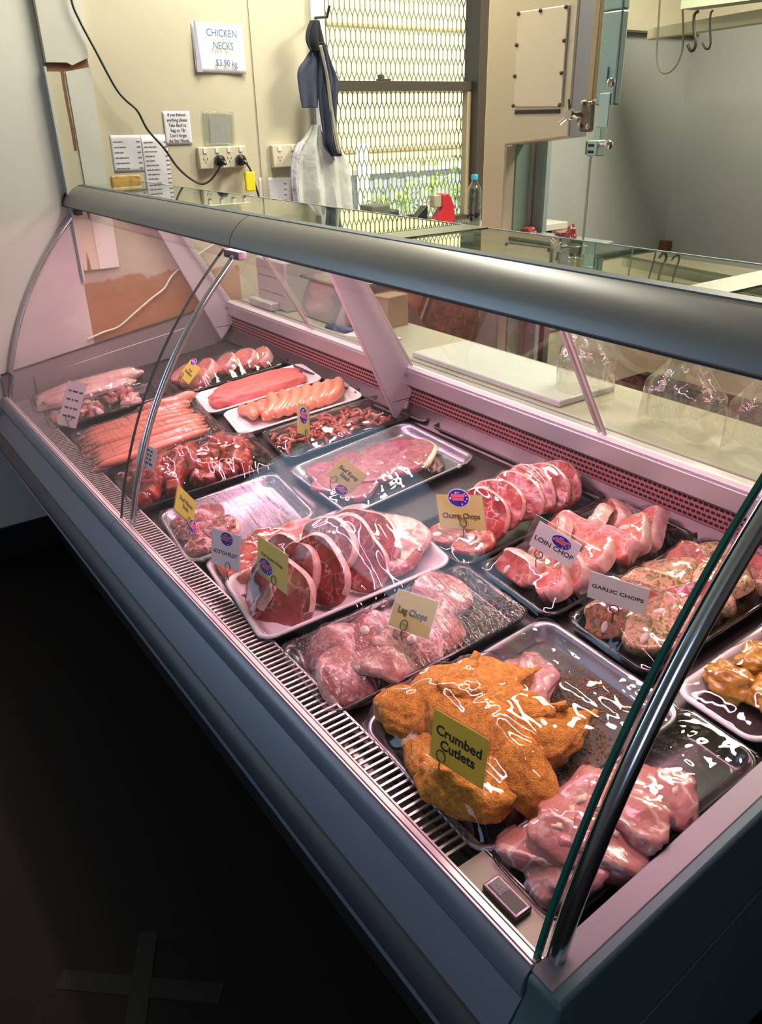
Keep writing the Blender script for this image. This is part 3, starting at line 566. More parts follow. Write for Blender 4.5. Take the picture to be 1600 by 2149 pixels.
cloth('plastic_bag_bundle', [(652, 664, 262), (640, 678, 285), (624, 700, 305), (612, 728, 330), (612, 738, 370), (618, 742, 410), (624, 745, 450), (626, 746, 500)], XW+.05, bagm, None, .05, fold=7)
o = bpy.context.scene.objects['plastic_bag_bundle']; o['label'] = 'bundle of white plastic carrier bags hanging below the navy apron'; o['category'] = 'bags'
cloth('plastic_bag_side', [(626, 640, 300), (614, 628, 330), (610, 624, 380), (616, 630, 430), (620, 634, 480)], XW+.09, mat('lilac_bag_film', (.58, .58, .66), .3, bump=.8, bscale=25, bdist=.015), o, .02, lab='lilac white bag edge')

# ------------------------------------------------------------------ bench under the window and what stands on it
bench_m = mat('bench_laminate', (.50, .47, .40), .4)
bt = E('wall_bench', (XW+.15, 2.1, ZF), 'narrow pale bench along the wall under the window', 'bench')
b = MB(); b.box((-.145, -.22, 1.04), (.17, 1.05, 1.075)); link('bench_top', b.mesh('bench_top', bench_m, False), bt, bevel=.004)
for yy in (-.2, .97):
    b = MB(); b.box((-.12, yy, 0), (-.08, yy+.04, 1.04)); b.box((.1, yy, 0), (.14, yy+.04, 1.04)); link('leg', b.mesh('leg', steel, False), bt)
b = MB(); b.box((-.13, -.15, .06), (.13, .95, 1.02)); link('cupboard_doors', b.mesh('cupboard_doors', mat('red_brown_cupboard', (.11, .045, .035), .5), False), bt, bevel=.004)
BZ = ZF+1.075
def onb(px, py, X): y, z = W(px, py, X); return Vector((X, y, BZ))
X2 = XW+.12
def quad(px0, px1, py0, X): a = W(px0, py0, X); c = W(px1, py0, X); return a[0], c[0], max(a[1], BZ+.02)
# dark box left
y0, y1, zt = quad(768, 806, 431, X2); B('dark_storage_box', (X2-.05, y0, BZ), (X2+.05, y1, zt), mat('olive_dark_box', (.10, .11, .085), .6), label='low dark grey box on the bench at the left of the window', cat='box', bevel=.006)
y0, y1, zt = quad(806, 828, 440, X2); B('dark_storage_box', (X2-.06, y0+.004, BZ), (X2+.04, y1, zt), mat('blue_black_box', (.035, .04, .055), .5), label='smaller blue-black box beside the low dark box', cat='box', bevel=.008)
p_ = onb(765, 440, X2+.05); pg = E('blue_peg', p_, 'blue plastic peg standing at the left end of the window', 'peg')
for s_ in (-1, 1):
    b = MB(); b.tube([(0, s_*.003, 0), (0, s_*.004, .05), (0, s_*.008, .105)], .004, 6); link('peg_leg', b.mesh('peg_leg', mat('blue_plastic', (.03, .10, .42), .4)), pg)
# tape dispenser
c = onb(867, 455, X2+.03); td = E('tape_dispenser', c, 'black desk tape dispenser with a round reel on the bench', 'tape dispenser')
y0, y1, zt = quad(840, 892, 436, X2+.03); wd = (y1-y0)
b = MB(); b.prism([(-wd*.5, 0), (wd*.5, 0), (wd*.5, zt-BZ), (wd*.42, zt-BZ), (-wd*.5, .01)], -.02, .02, 0); link('dispenser_body', b.mesh('dispenser_body', blackp, False), td, bevel=.003)
b = MB(); b.lathe([(.012, -.008), (.033, -.008), (.033, .008), (.012, .008)], Matrix.Translation((.0, -wd*.15, .055)) @ Matrix.Rotation(math.pi/2, 4, 'Y'), 24); link('tape_reel', b.mesh('tape_reel', mat('dark_reel', (.05, .05, .06), .3)), td)
b = MB(); b.box((.0205, wd*.05, .01), (.022, wd*.30, .055)); link('sticker', b.mesh('sticker', mat('grey_sticker', (.5, .52, .55), .5), False), td)
# red tape gun
c = onb(928, 466, X2+.04); rg = E('red_tape_gun', c, 'red handheld label gun standing upright on the bench', 'label gun')
y0, y1, zt = quad(906, 950, 408, X2+.04); hh = zt-BZ; ww = y1-y0
red = mat('red_plastic', (.42, .018, .03), .35)
b = MB(); b.prism([(-.28*ww, 0), (.40*ww, 0), (.48*ww, .35*hh), (.44*ww, .66*hh), (.26*ww, hh*.92), (.1*ww, hh), (-.15*ww, hh), (-.12*ww, .62*hh), (-.34*ww, .40*hh), (-.40*ww, .2*hh)], -.025, .025, 0); link('gun_body', b.mesh('gun_body', red, False), rg, bevel=.006)
b = MB(); b.box((-.018, -.50*ww, .66*hh), (.018, -.14*ww, .98*hh)); link('gun_window', b.mesh('gun_window', mat('dull_clear', (.32, .30, .22), .3), False), rg, bevel=.004)
b = MB(); b.lathe([(.004, -.01), (.022, -.01), (.022, .01), (.004, .01)], Matrix.Translation((.0, -.42*ww, .035)) @ Matrix.Rotation(math.pi/2, 4, 'Y'), 20); link('label_reel', b.mesh('label_reel', mat('dull_clear')), rg)
b = MB(); b.tube([(.0, -.9*ww, .80*hh), (0, -.3*ww, .83*hh)], .0015, 6); link('red_wire', b.mesh('red_wire', red), rg)
# ribbed strip (coil)
c = onb(966, 462, X2+.02); b = MB()
for i in range(11): b.lathe([(.020, 0), (.020, .003)], Matrix.Translation((0, -.055+i*.010, .021)) @ Matrix.Rotation(-math.pi/2, 4, 'X'), 16)
b.tube([(0, -.05, .021), (0, .05, .021)], .017, 12)
link('ribbed_coil', b.mesh('ribbed_coil', mat('grey_coil', (.12, .12, .10), .5)), None, 'dark ribbed coil lying between the red label gun and the bottle', 'coil', M=Matrix.Translation(c))
# bottle
c = onb(994, 468, X2); ht = W(994, 366, X2)[1]-BZ; bo = E('water_bottle', c, 'clear plastic drink bottle with a blue cap beside the bandsaw', 'bottle')
b = MB(); b.lathe([(.030, 0), (.034, .006), (.034, ht*.30), (.032, ht*.33), (.034, ht*.36), (.034, ht*.66), (.028, ht*.76), (.014, ht*.86), (.0125, ht*.92)], None, 24); link('bottle_body', b.mesh('bottle_body', glassmat('bottle_plastic', (.80, .84, .82), 1.5, .05, .05)), bo)
b = MB(); b.lathe([(.0295, .002), (.0325, .008), (.0325, ht*.26)], None, 24); link('bottle_water', b.mesh('bottle_water', glassmat('bottle_water', (.45, .5, .5), 1.3, .0, 0)), bo)
b = MB(); b.lathe([(.016, ht*.90), (.016, ht*.985), (.014, ht)], None, 20); link('bottle_cap', b.mesh('bottle_cap', mat('cap_blue', (.03, .30, .50), .35)), bo)

# ------------------------------------------------------------------ bandsaw
SY = 2.10; sw = mat('saw_steel', (.64, .55, .40), .38, .7, bump=.05, bscale=120, bdist=.0005); swg = mat('saw_side_steel', (.38, .39, .44), .35, .7); swt = mat('guard_steel', (.34, .45, .40), .3, .75)
saw = E('bandsaw', (-2.05, SY+.2, ZF), 'tall stainless steel meat bandsaw standing right of the window', 'bandsaw'); SI = Matrix.Translation(-Vector((-2.05, SY+.2, ZF)))
def sp_(px, py, Y=SY): p_ = at(1, Y, px, py); return (p_.x, p_.z)
def SP(name, b, m, smooth=False, **k): o = link(name, b.mesh(name, m, smooth), saw, **k); o.matrix_parent_inverse = SI; return o
xl = sp_(1021, 150)[0]; xt = sp_(1058, 400)[0]; xr = sp_(1203, 150)[0]; z1, z2 = sp_(1055, 305)[1], sp_(1182, 288)[1]
b = MB(); b.prism([(xl, ZF+.55), (xt, ZF+.55), (xt, z1), (xr+.002, z2), (xr+.002, 2.12), (xr-.06, 2.18), (xl+.08, 2.18), (xl, 1.95)], SY, SY+.085, 1); b.box((xl+.001, SY+.085, ZF+.55), (xt-.001, SY+.15, 2.0)); SP('saw_frame', b, sw, bevel=.006)
xg = sp_(1236, 200)[0]
b = MB(); b.box((xr, SY+.006, z2), (xr+.003, SY+.084, 2.12)); SP('saw_head_side', b, swg)
b = MB(); b.box((xt, SY+.05, ZF+.55), (xt+.004, SY+.12, z1+.02)); SP('inner_column', b, mat('green_steel', (.26, .36, .30), .4, .5))
b = MB(); b.box((xl, SY+.15, ZF+.55), (xt+.055, SY+.17, z1+.25)); SP('inner_panel', b, mat('green_steel_pale', (.36, .46, .42), .4, .4))
b = MB(); b.box((xl, SY, ZF), (xg+.05, SY+.33, ZF+.55)); SP('saw_base', b, sw, bevel=.006)
SZ = 1.035
b = MB(); b.box((xl-.02, SY-.02, SZ-.03), (xg+.02, SY+.17, SZ)); SP('saw_table', b, swg, bevel=.004)
# cover panel with screws
pa, pb_, pc, pd_ = sp_(1091, 25), sp_(1197, 10), sp_(1182, 225), sp_(1081, 225)
b = MB(); b.prism([pd_, pc, pb_, pa], SY-.008, SY+.002, 1); cp = SP('cover_panel', b, mat('cover_steel', (.72, .62, .47), .42, .6), bevel=.003)
for px, py in ((1091, 29), (1141, 22), (1195, 14), (1087, 95), (1191, 85), (1083, 160), (1185, 153), (1080, 222), (1181, 220)):
    x, z = sp_(px, py); b = MB(); b.lathe([(.006, 0), (.006, .004), (.002, .006)], Matrix.Translation((x+(.004 if px < 1110 else -.004), SY-.008, z)) @ Matrix.Rotation(math.pi/2, 4, 'X'), 12); l = link('cover_screw', b.mesh('cover_screw', mat('dark_screw', (.12, .09, .06), .4, .6)), cp)
b = MB(); x0, z0 = sp_(1082, 240); x1, z1_ = sp_(1176, 229); b.box((x0, SY-.003, z0), (x1, SY+.002, z1_)); SP('vent_slot', b, mat('slot_dark_brown', (.03, .02, .015), .6))
# brass guide strip
b = MB(); xa, za = sp_(1247, 0, SY-.01); xb, zb = sp_(1241, 210, SY-.01); b.prism([(xb-.010, zb), (xb+.012, zb), (xb+.014, 2.1), (xb-.006, 2.1)], SY-.02, SY+.02, 1); SP('guide_rail', b, mat('guide_bronze', (.48, .36, .22), .3, .8), bevel=.002)
# blade guard
GY = SY-.03
gl, gr = sp_(1264, 120, GY)[0], sp_(1298, 120, GY)[0]; gt = sp_(1300, 20, GY)[1]; gb = sp_(1260, 268, GY)[1]
b = MB(); b.box((gl-.012, GY, gb+.06), (gr, GY+.03, gt)); b.prism([(gl-.012, gt), (gr, gt), (gr-.03, gt+.35), (gl-.03, gt+.35)], GY, GY+.03, 1); g1 = SP('blade_guard', b, swt, bevel=.005)
x, z = sp_(1267, 195, GY-.004); b = MB(); b.box((x-.014, GY-.004, gb), (x+.026, GY, z)); l = link('guard_cover', b.mesh('guard_cover', mat('guard_pale', (.42, .55, .48), .35, .6), False), g1, bevel=.004)
x, z = sp_(1271, 155, GY-.004); b = MB(); b.box((x-.008, GY-.006, z-.018), (x+.008, GY-.001, z+.018)); link('guard_latch', b.mesh('guard_latch', swt, False), g1)
x, z = sp_(1283, 173, GY-.02); b = MB(); b.lathe([(.001, -.013), (.010, -.009), (.013, 0), (.010, .009), (.001, .013)], Matrix.Translation((x, GY-.02, z)), 20); link('guard_knob', b.mesh('guard_knob', chrome), g1)
# clamp wheel
x, z = sp_(1215, 240, GY); b = MB(); c0 = Vector((x, GY-.04, z)); b.lathe([(.014, -.008), (.017, 0), (.014, .008)], Matrix.Translation(c0) @ Matrix.Rotation(math.pi/2, 4, 'X'), 20)
for a in (95, 215, -20): d = Vector((math.cos(math.radians(a)), -.1, math.sin(math.radians(a)))); b.tube([c0+d*.010, c0+d*.042], .0055, 8)
b.tube([c0, c0+Vector((.0, .05, 0))], .007, 8); SP('clamp_handle', b, mat('polished_steel', (.6, .56, .5), .18, 1.0), True)
x, z = sp_(1236, 243, SY-.012); b = MB(); b.box((x-.030, SY-.02, z-.045), (x+.022, SY-.005, z+.045)); SP('clamp_plate', b, mat('clamp_brown', (.20, .16, .12), .4, .5), bevel=.008)
for px, py in ((1226, 216), (1241, 217), (1219, 264), (1236, 266)):
    x, z = sp_(px, py, SY-.02); b = MB(); b.lathe([(.007, 0), (.007, .010), (.004, .012)], Matrix.Translation((x, SY-.018, z)) @ Matrix.Rotation(math.pi/2, 4, 'X'), 10); SP('clamp_bolt', b, mat('polished_steel'), True)
# lower guide and blade
xa, za = sp_(1250, 268, GY); xb, zb = sp_(1245, 300, GY); b = MB(); b.box((xb, GY+.004, zb), (xb+.022, GY+.03, za+.01)); SP('guide_arm', b, mat('guard_pale'), bevel=.002)
xc, zc = sp_(1247, 311, GY); b = MB(); b.box((xc-.020, GY-.01, zc-.022), (xc+.020, GY+.03, zc+.022)); gb_ = SP('guide_block', b, mat('guard_pale'), bevel=.003)
b = MB(); b.box((xc-.014, GY-.0115, zc+.004), (xc+.008, GY-.010, zc+.012)); b.box((xc-.014, GY-.0115, zc-.014), (xc+.008, GY-.010, zc-.006)); link('guide_slot', b.mesh('guide_slot', blackp, False), gb_)
x, z = sp_(1278, 304, GY); b = MB(); b.lathe([(.001, -.014), (.011, -.009), (.014, 0), (.011, .009), (.001, .014)], Matrix.Translation((x, GY, z)), 20); b.tube([(x, GY, z), (xc+.01, GY, z)], .005); SP('guide_knob', b, chrome, True)
b = MB(); b.box((xc-.028, GY-.006, zc-.018), (xc-.020, GY+.01, zc+.018)); SP('guide_nut', b, mat('dark_screw'))
bx0, bz0 = sp_(1241, 325, GY+.015); bx1 = sp_(1226, 506, GY+.015)[0]
b = MB(); b.box((bx0-.0035, GY+.012, SZ), (bx0+.0045, GY+.0145, zc)); SP('saw_blade', b, mat('blade_steel', (.34, .34, .27), .35, .8))
# scraps of meat on the saw table
scrap = meat('scrap_meat', (.34, .05, .045), (.7, .42, .36), .8, 40)
def blobmesh(name, r, seed, amp, fs=1.2, sub=3, squash=None, pw=1):
    bm = bmesh.new(); bmesh.ops.create_icosphere(bm, subdivisions=sub, radius=1)
    for v in bm.verts:
        d = v.co.normalized(); n = noise.fractal(d*fs+Vector((seed*7.3, seed*1.7, -seed)), 1, 2, 4); p_ = Vector([math.copysign(abs(c)**pw, c) for c in d]) if pw != 1 else d
        k = 1+amp*n; v.co = Vector((p_.x*r[0]*k, p_.y*r[1]*k, p_.z*r[2]*k))
    if squash is not None:
        for v in bm.verts: v.co.z = max(v.co.z, squash)
    me = bpy.data.meshes.new(name); bm.to_mesh(me); bm.free(); me.polygons.foreach_set('use_smooth', [True]*len(me.polygons)); return me
for i, (px, py, rx, lab) in enumerate(((1080, 488, .035, 'raw meat scrap on the saw table inside the throat'), (1165, 497, .04, 'flat raw meat scrap on the saw table, middle one'), (1190, 497, .02, 'upright raw meat scrap left of the saw blade'))):
    p_ = at(2, SZ+.01, px, py); me = blobmesh('meat_scrap', (rx, .02, .012 if i < 2 else .03), i+3, .5); me.materials.append(scrap); link('meat_scrap', me, None, lab, 'meat', 'scraps on the bandsaw table', M=Matrix.Translation((p_.x, SY+.10, SZ+.012)))

# ------------------------------------------------------------------ top right: hanging rail, hooks, cable, cornice
crm = mat('cream_beam', (.60, .57, .38), .5)
HY = 3.6
a_, c_ = at(1, HY, 1360, 60), at(1, HY, 1600, 15)
rail = E('hanging_rail', (a_.x, HY, a_.z), 'cream painted overhead rail in the top right corner', 'rail')
b = MB(); L_ = (c_-a_); b.prism([(0, -.045), (L_.x*1.6, L_.z*1.0-.045), (L_.x*1.6, L_.z+.01), (0, .0)], 0, .06, 1); link('rail_beam', b.mesh('rail_beam', crm, False), rail, bevel=.003)
h0 = at(1, HY-.1, 1437, 20); b = MB(); b.box((h0.x-a_.x, -.13, h0.z-a_.z), (h0.x-a_.x+.9, -.02, h0.z-a_.z+.25)); link('rail_bracket', b.mesh('rail_bracket', mat('mint_metal', (.48, .56, .38), .45), False), rail)
dk = mat('hook_steel', (.05, .045, .035), .35, .8)
def hook(pix, Y, label, r):
    pts = [at(1, Y, *p_) for p_ in pix]; b = MB(); b.tube(spline(pts, 6), r, 8); link('meat_hook', b.mesh('meat_hook', dk), None, label, 'hook', 'hooks on the overhead rail')
hook([(1466, 24), (1458, 32), (1457, 60), (1461, 90), (1457, 104), (1450, 106), (1444, 94)], HY-.12, 'thicker dark S hook, the left one on the overhead rail', .0065)
hook([(1497, 22), (1492, 30), (1491, 60), (1492, 90), (1488, 102), (1481, 101), (1475, 90)], HY-.12, 'thinner dark S hook, the right one on the overhead rail', .0045)
pts = [at(1, HY-.02, *p_) for p_ in ((1386, -20), (1385, 10), (1382, 60), (1379, 110), (1382, 140), (1392, 153), (1408, 150), (1424, 130), (1433, 100), (1434, 60), (1433, 10), (1434, -20))]
b = MB(); b.tube(spline(pts), .0045, 8); link('looped_cable', b.mesh('looped_cable', mat('grey_green_cable', (.22, .22, .15), .5)), None, 'grey cable hanging in a loop beside the meat hooks', 'cable')
B('trim_6', (XW+.012, 3.3, 1.79), (XW+.05, 4.395, 1.80), mat('dark_trim_line', (.08, .08, .06), .6), **S)
B('trim_7', (XW+.012, 4.335, 2.02), (1.4, 4.39, 2.09), crm, **S)
p_ = at(1, 4.36, 1395, 521); B('timber_block', (p_.x-.03, 4.33, p_.z-.05), (p_.x+.035, 4.385, p_.z+.045), mat('dark_timber', (.12, .05, .03), .6), label='small dark brown timber block low in the grey wall corner', cat='block', bevel=.003)
# ------------------------------------------------------------------ worktop behind the case
wt = E('rear_worktop', (-1.7, 1.66, ZF), 'long white worktop along the staff side of the case', 'worktop')
b = MB(); b.box((-1.40, -.187, .85), (2.05, .105, .878)); link('worktop_board', b.mesh('worktop_board', mat('white_laminate', (.46, .46, .36), .3, noise_amt=.4, noise_col=(.38, .38, .29), nscale=3, rnd=False), False), wt, bevel=.003)
b = MB(); b.box((-1.38, -.10, 0), (2.03, .09, .85)); link('cupboard', b.mesh('cupboard', mat('dark_cupboard', (.10, .05, .045), .6), False), wt)
WZ = ZF+.878
def onw(px, py): return at(2, WZ, px, py)
def wbox(name, p_, sx, sy, sz, m, label, cat, rz=0, bevel=.006, z=0):
    b = MB(); b.box((-sx/2, -sy/2, 0), (sx/2, sy/2, sz)); return link(name, b.mesh(name, m, False), None, label, cat, M=Matrix.Translation((p_.x, p_.y, WZ+z)) @ Matrix.Rotation(rz, 4, 'Z'), bevel=bevel)
pr = E('label_printer', Vector((-2.86, 1.60, WZ)), 'off-white label printer on the worktop at the far end', 'printer')
b = MB(); b.prism([(-.10, 0), (.10, 0), (.10, .17), (.02, .20), (-.10, .19)], -.12, .12, 0); link('printer_body', b.mesh('printer_body', mat('printer_white', (.62, .60, .60), .45), False), pr, bevel=.008)
b = MB(); b.box((-.13, -.14, .0), (.06, -.10, .03)); link('paper_tray', b.mesh('paper_tray', mat('printer_white'), False), pr, bevel=.004)
b = MB(); b.box((-.1, -.1005, .12), (.1, -.0995, .123)); b.box((-.1, -.1005, .06), (.1, -.0995, .062)); link('printer_slot', b.mesh('printer_slot', blackp, False), pr)
sc2 = E('counter_scale', Vector((-2.52, 1.62, WZ)), 'grey counter scale behind the rear glass at the far end', 'scale')
b = MB(); b.prism([(-.10, 0), (.11, 0), (.11, .10), (-.06, .13), (-.10, .05)], -.15, .15, 0); link('scale_body', b.mesh('scale_body', mat('scale_grey', (.40, .42, .40), .45), False), sc2, bevel=.008)
b = MB(); b.box((-.16, -.09, .14), (.16, .12, .15)); link('weighing_pan', b.mesh('weighing_pan', steel, False), sc2, bevel=.004)
b = MB(); b.box((-.05, -.098, .03), (.05, -.094, .09), M=Matrix.Rotation(-.35, 4, 'X')); link('keypad', b.mesh('keypad', mat('keypad_dark', (.06, .06, .07), .4), False), sc2)
for i, (x, y, rz, lab) in enumerate(((-2.25, 1.54, .3, 'white paper sheet on the worktop beside the scale, lower one'), (-2.20, 1.56, -.2, 'white paper sheet on the worktop beside the scale, upper one'))):
    wbox('paper_sheet', Vector((x, y, 0)), .14, .10, .002, paper, lab, 'paper', rz, 0, z=.0025*i)
wbox('blue_notebook', Vector((-2.38, 1.52, 0)), .12, .07, .012, mat('blue_cover', (.05, .07, .20), .5), 'dark blue notebook in front of the scale', 'notebook', .1)
wbox('cardboard_box', Vector((-2.36, 1.69, 0)), .16, .1, .11, mat('cardboard', (.45, .30, .17), .8), 'brown cardboard box on the worktop behind the paper sheets', 'box', .1, .003)
wbox('cutting_board', Vector((-1.62, 1.60, 0)), .62, .22, .018, mat('poly_board', (.62, .66, .62), .3, bump=.2, bscale=60), 'large white plastic cutting board on the worktop', 'cutting board', 0, .004)
bagc = glassmat('clear_bag', (.90, .88, .82), 1.5, .08, .07, bump=1, bscale=(30, 14, 22), bdist=.01, milky=.04)
for i, (x, y, w_, h_, lab) in enumerate(((-1.33, 1.60, .17, .17, 'clear plastic bag standing on the worktop, left one'), (-1.02, 1.58, .20, .15, 'clear plastic bag standing on the worktop, middle one'), (-.80, 1.58, .18, .17, 'clear plastic bag standing on the worktop, right one'))):
    b = MB()
    def fb(s, t, w_=w_, h_=h_, i=i):
        a = s*2*math.pi; rr = (1-.55*max(0, t-.6)/.4)*(1+.10*math.sin(5*a+i)+.06*math.sin(9*a+4*t)); return Vector((math.cos(a)*w_/2*rr, math.sin(a)*.05*rr, t*h_+.01*math.sin(4*a+i)))
    b.grid(fb, 48, 20); link('plastic_bag', b.mesh('plastic_bag', bagc), None, lab, 'bag', 'clear bags on the worktop', M=Matrix.Translation((x, y, WZ+.011)))
# ------------------------------------------------------------------ trays, meat, cling film, price tickets
foam = mat('white_foam', (.78, .74, .75), .45, coat=.3); btray = mat('black_tray', (.012, .011, .012), .25, coat=.3); strayM = mat('steel_tray', (.40, .40, .45), .33, .9, bump=.05, bscale=90, bdist=.0006)
film = glassmat('cling_film', (.96, .95, .96), 1.42, .05, .015, bump=1, bscale=(7, 60, 18), gcol=(1, .97, 1), bdist=.024, detail=3, ridged=True, fine=(9, 120, 30, .5))
film_s = glassmat('cling_film_smooth', (.97, .965, .97), 1.40, .045, .006, bump=.9, bscale=(5, 22, 10), gcol=(1, .95, .98), bdist=.010, detail=3, ridged=True)
edgefilm = glassmat('gathered_film', (.85, .82, .86), 1.5, .10, .12, bump=1, bscale=(60, 60, 60), gcol=(1, .9, .95), bdist=.006, detail=5, milky=.06)
def rrect(w, l, r, n=6):
    out = []
    for cx_, cy_, a0 in ((w/2-r, l/2-r, 0), (-w/2+r, l/2-r, 90), (-w/2+r, -l/2+r, 180), (w/2-r, -l/2+r, 270)):
        for k in range(n+1): a = math.radians(a0+90*k/n); out.append((cx_+r*math.cos(a), cy_+r*math.sin(a)))
    return out
class Tray:
    def __init__(s, x, y, w, l, ang, style, label, dz=0, depth=.024, tilt=0, floor=True):
        a = math.radians(ang); z = rimz(y)+dz
        v = Vector((math.sin(a), math.cos(a), RK*math.cos(a)+tilt)).normalized(); u = Vector((math.cos(a), -math.sin(a), -RK*math.sin(a)*.5)); n = u.cross(v).normalized(); u = v.cross(n).normalized()
        s.M = Matrix((u, v, n)).transposed().to_4x4(); s.M.translation = Vector((x, y, z)); s.w, s.l, s.d = w, l, depth; s.items = []
        s.root = link({'white': 'foam_tray', 'black': 'plastic_tray', 'steel': 'steel_tray'}[style], None, None, label, 'tray', M=s.M); m = {'white': foam, 'black': btray, 'steel': strayM}[style]
        r = .035 if style != 'steel' else .04
        loops = [(w, l, r, -.004), (w+.002, l+.002, r, 0), (w-.006, l-.006, r-.002, .0025), (w-.016, l-.016, r-.005, .001), (w-.026, l-.026, r-.008, -.006), (w-.044, l-.044, r-.012, -depth+.004), (w-.06, l-.06, r-.014, -depth)]
        b = MB(); n_ = len(rrect(1, 1, .1))
        for (ww, ll, rr, zz) in loops: b.v += [(p_[0], p_[1], zz) for p_ in rrect(ww, ll, max(rr, .008))]
        for i in range(len(loops)-1): b.f += [(i*n_+k, i*n_+(k+1) % n_, (i+1)*n_+(k+1) % n_, (i+1)*n_+k) for k in range(n_)]; 
        b.f.append(tuple((len(loops)-1)*n_+k for k in range(n_))); b.m = [0]*len(b.f)
        o = link('tray_dish', b.mesh('tray_dish', m), s.root, sharp=0); sd = o.modifiers.new('thick', 'SOLIDIFY'); sd.thickness = .0025; sd.offset = -1 if True else 1
    def put(s, name, me, u, v, n, rot=(0, 0, 0), sc=1, label=None, cat='meat', group=None, kids=()):
        L_ = Matrix.Translation((u, v, n)) @ Euler([math.radians(a) for a in rot], 'XYZ').to_matrix().to_4x4() @ (Matrix.Diagonal((*sc, 1)) if hasattr(sc, '__len__') else Matrix.Scale(sc, 4))
        o = link(name, me, None, label, cat, group, M=s.M @ L_, sharp=0)
        for (kn, km) in kids: link(kn, km, o, sharp=0)
        s.items.append((me, L_)); return o
    def film(s, m=film, name='cling_film', amp=.0025, lift=.002, side=True, seed=0, u0=-1, u1=1, v0=-1, v1=1, relax=260):
        nu, nv = 30, 44; H = np.full((nv+1, nu+1), -.05); w2, l2 = s.w/2, s.l/2
        for me, L_ in s.items:
            co = np.empty(len(me.vertices)*3); me.vertices.foreach_get('co', co); co = co.reshape(-1, 3); A = np.array(L_); P_ = co @ A[:3, :3].T+A[:3, 3]
            iu = np.round((P_[:, 0]+w2)/s.w*nu).astype(int); iv = np.round((P_[:, 1]+l2)/s.l*nv).astype(int); ok = (iu > 0) & (iu < nu) & (iv > 0) & (iv < nv)
            np.maximum.at(H, (iv[ok], iu[ok]), P_[ok, 2])
        F = np.zeros_like(H); base = np.maximum(H+lift, -.05); F = np.maximum(0, base)
        for it in range(relax):
            G = F.copy(); G[1:-1, 1:-1] = .25*(F[2:, 1:-1]+F[:-2, 1:-1]+F[1:-1, 2:]+F[1:-1, :-2]); F = np.maximum(G, base); F[0, :] = F[-1, :] = 0; F[:, 0] = F[:, -1] = 0
        b = MB(); NU, NV = 72, 110
        def hh(s_, t):
            x, y = s_*nu, t*nv; i, j = min(int(x), nu-1), min(int(y), nv-1); fx, fy = x-i, y-j
            return (F[j, i]*(1-fx)+F[j, i+1]*fx)*(1-fy)+(F[j+1, i]*(1-fx)+F[j+1, i+1]*fx)*fy
        def f(a, c):
            # a,c in -.03..1.03 : the border wraps over the lip
            a2 = -.03+1.06*a; c2 = -.02+1.04*c; aa = min(max(a2, 0), 1); cc = min(max(c2, 0), 1); z = hh(aa, cc)+.004
            X, Y = (a2-.5)*s.w, (c2-.5)*s.l; over = max(0, -a2, a2-1)*s.w+max(0, -c2, c2-1)*s.l
            cr = .03; ex = max(0, abs(X)-(w2-cr)); ey = max(0, abs(Y)-(l2-cr)); q = math.hypot(ex, ey)
            if q > cr*1.12: k = cr*1.12/q; X = math.copysign(w2-cr+ex*k, X); Y = math.copysign(l2-cr+ey*k, Y); over = max(over, .004)
            nn = noise.noise(Vector((X*16+seed, Y*45, seed))); n2 = abs(noise.noise(Vector((X*50, Y*18+seed, 3.1+seed))))
            e = min(1, 6*min(aa, 1-aa, cc, 1-cc)+.35)
            z += amp*(nn*.7+n2*1.2)*e; z -= over*1.6
            return Vector((X, Y, z))
        b.grid(f, NU, NV); return link(name, b.mesh(name, m), s.root, sharp=0)
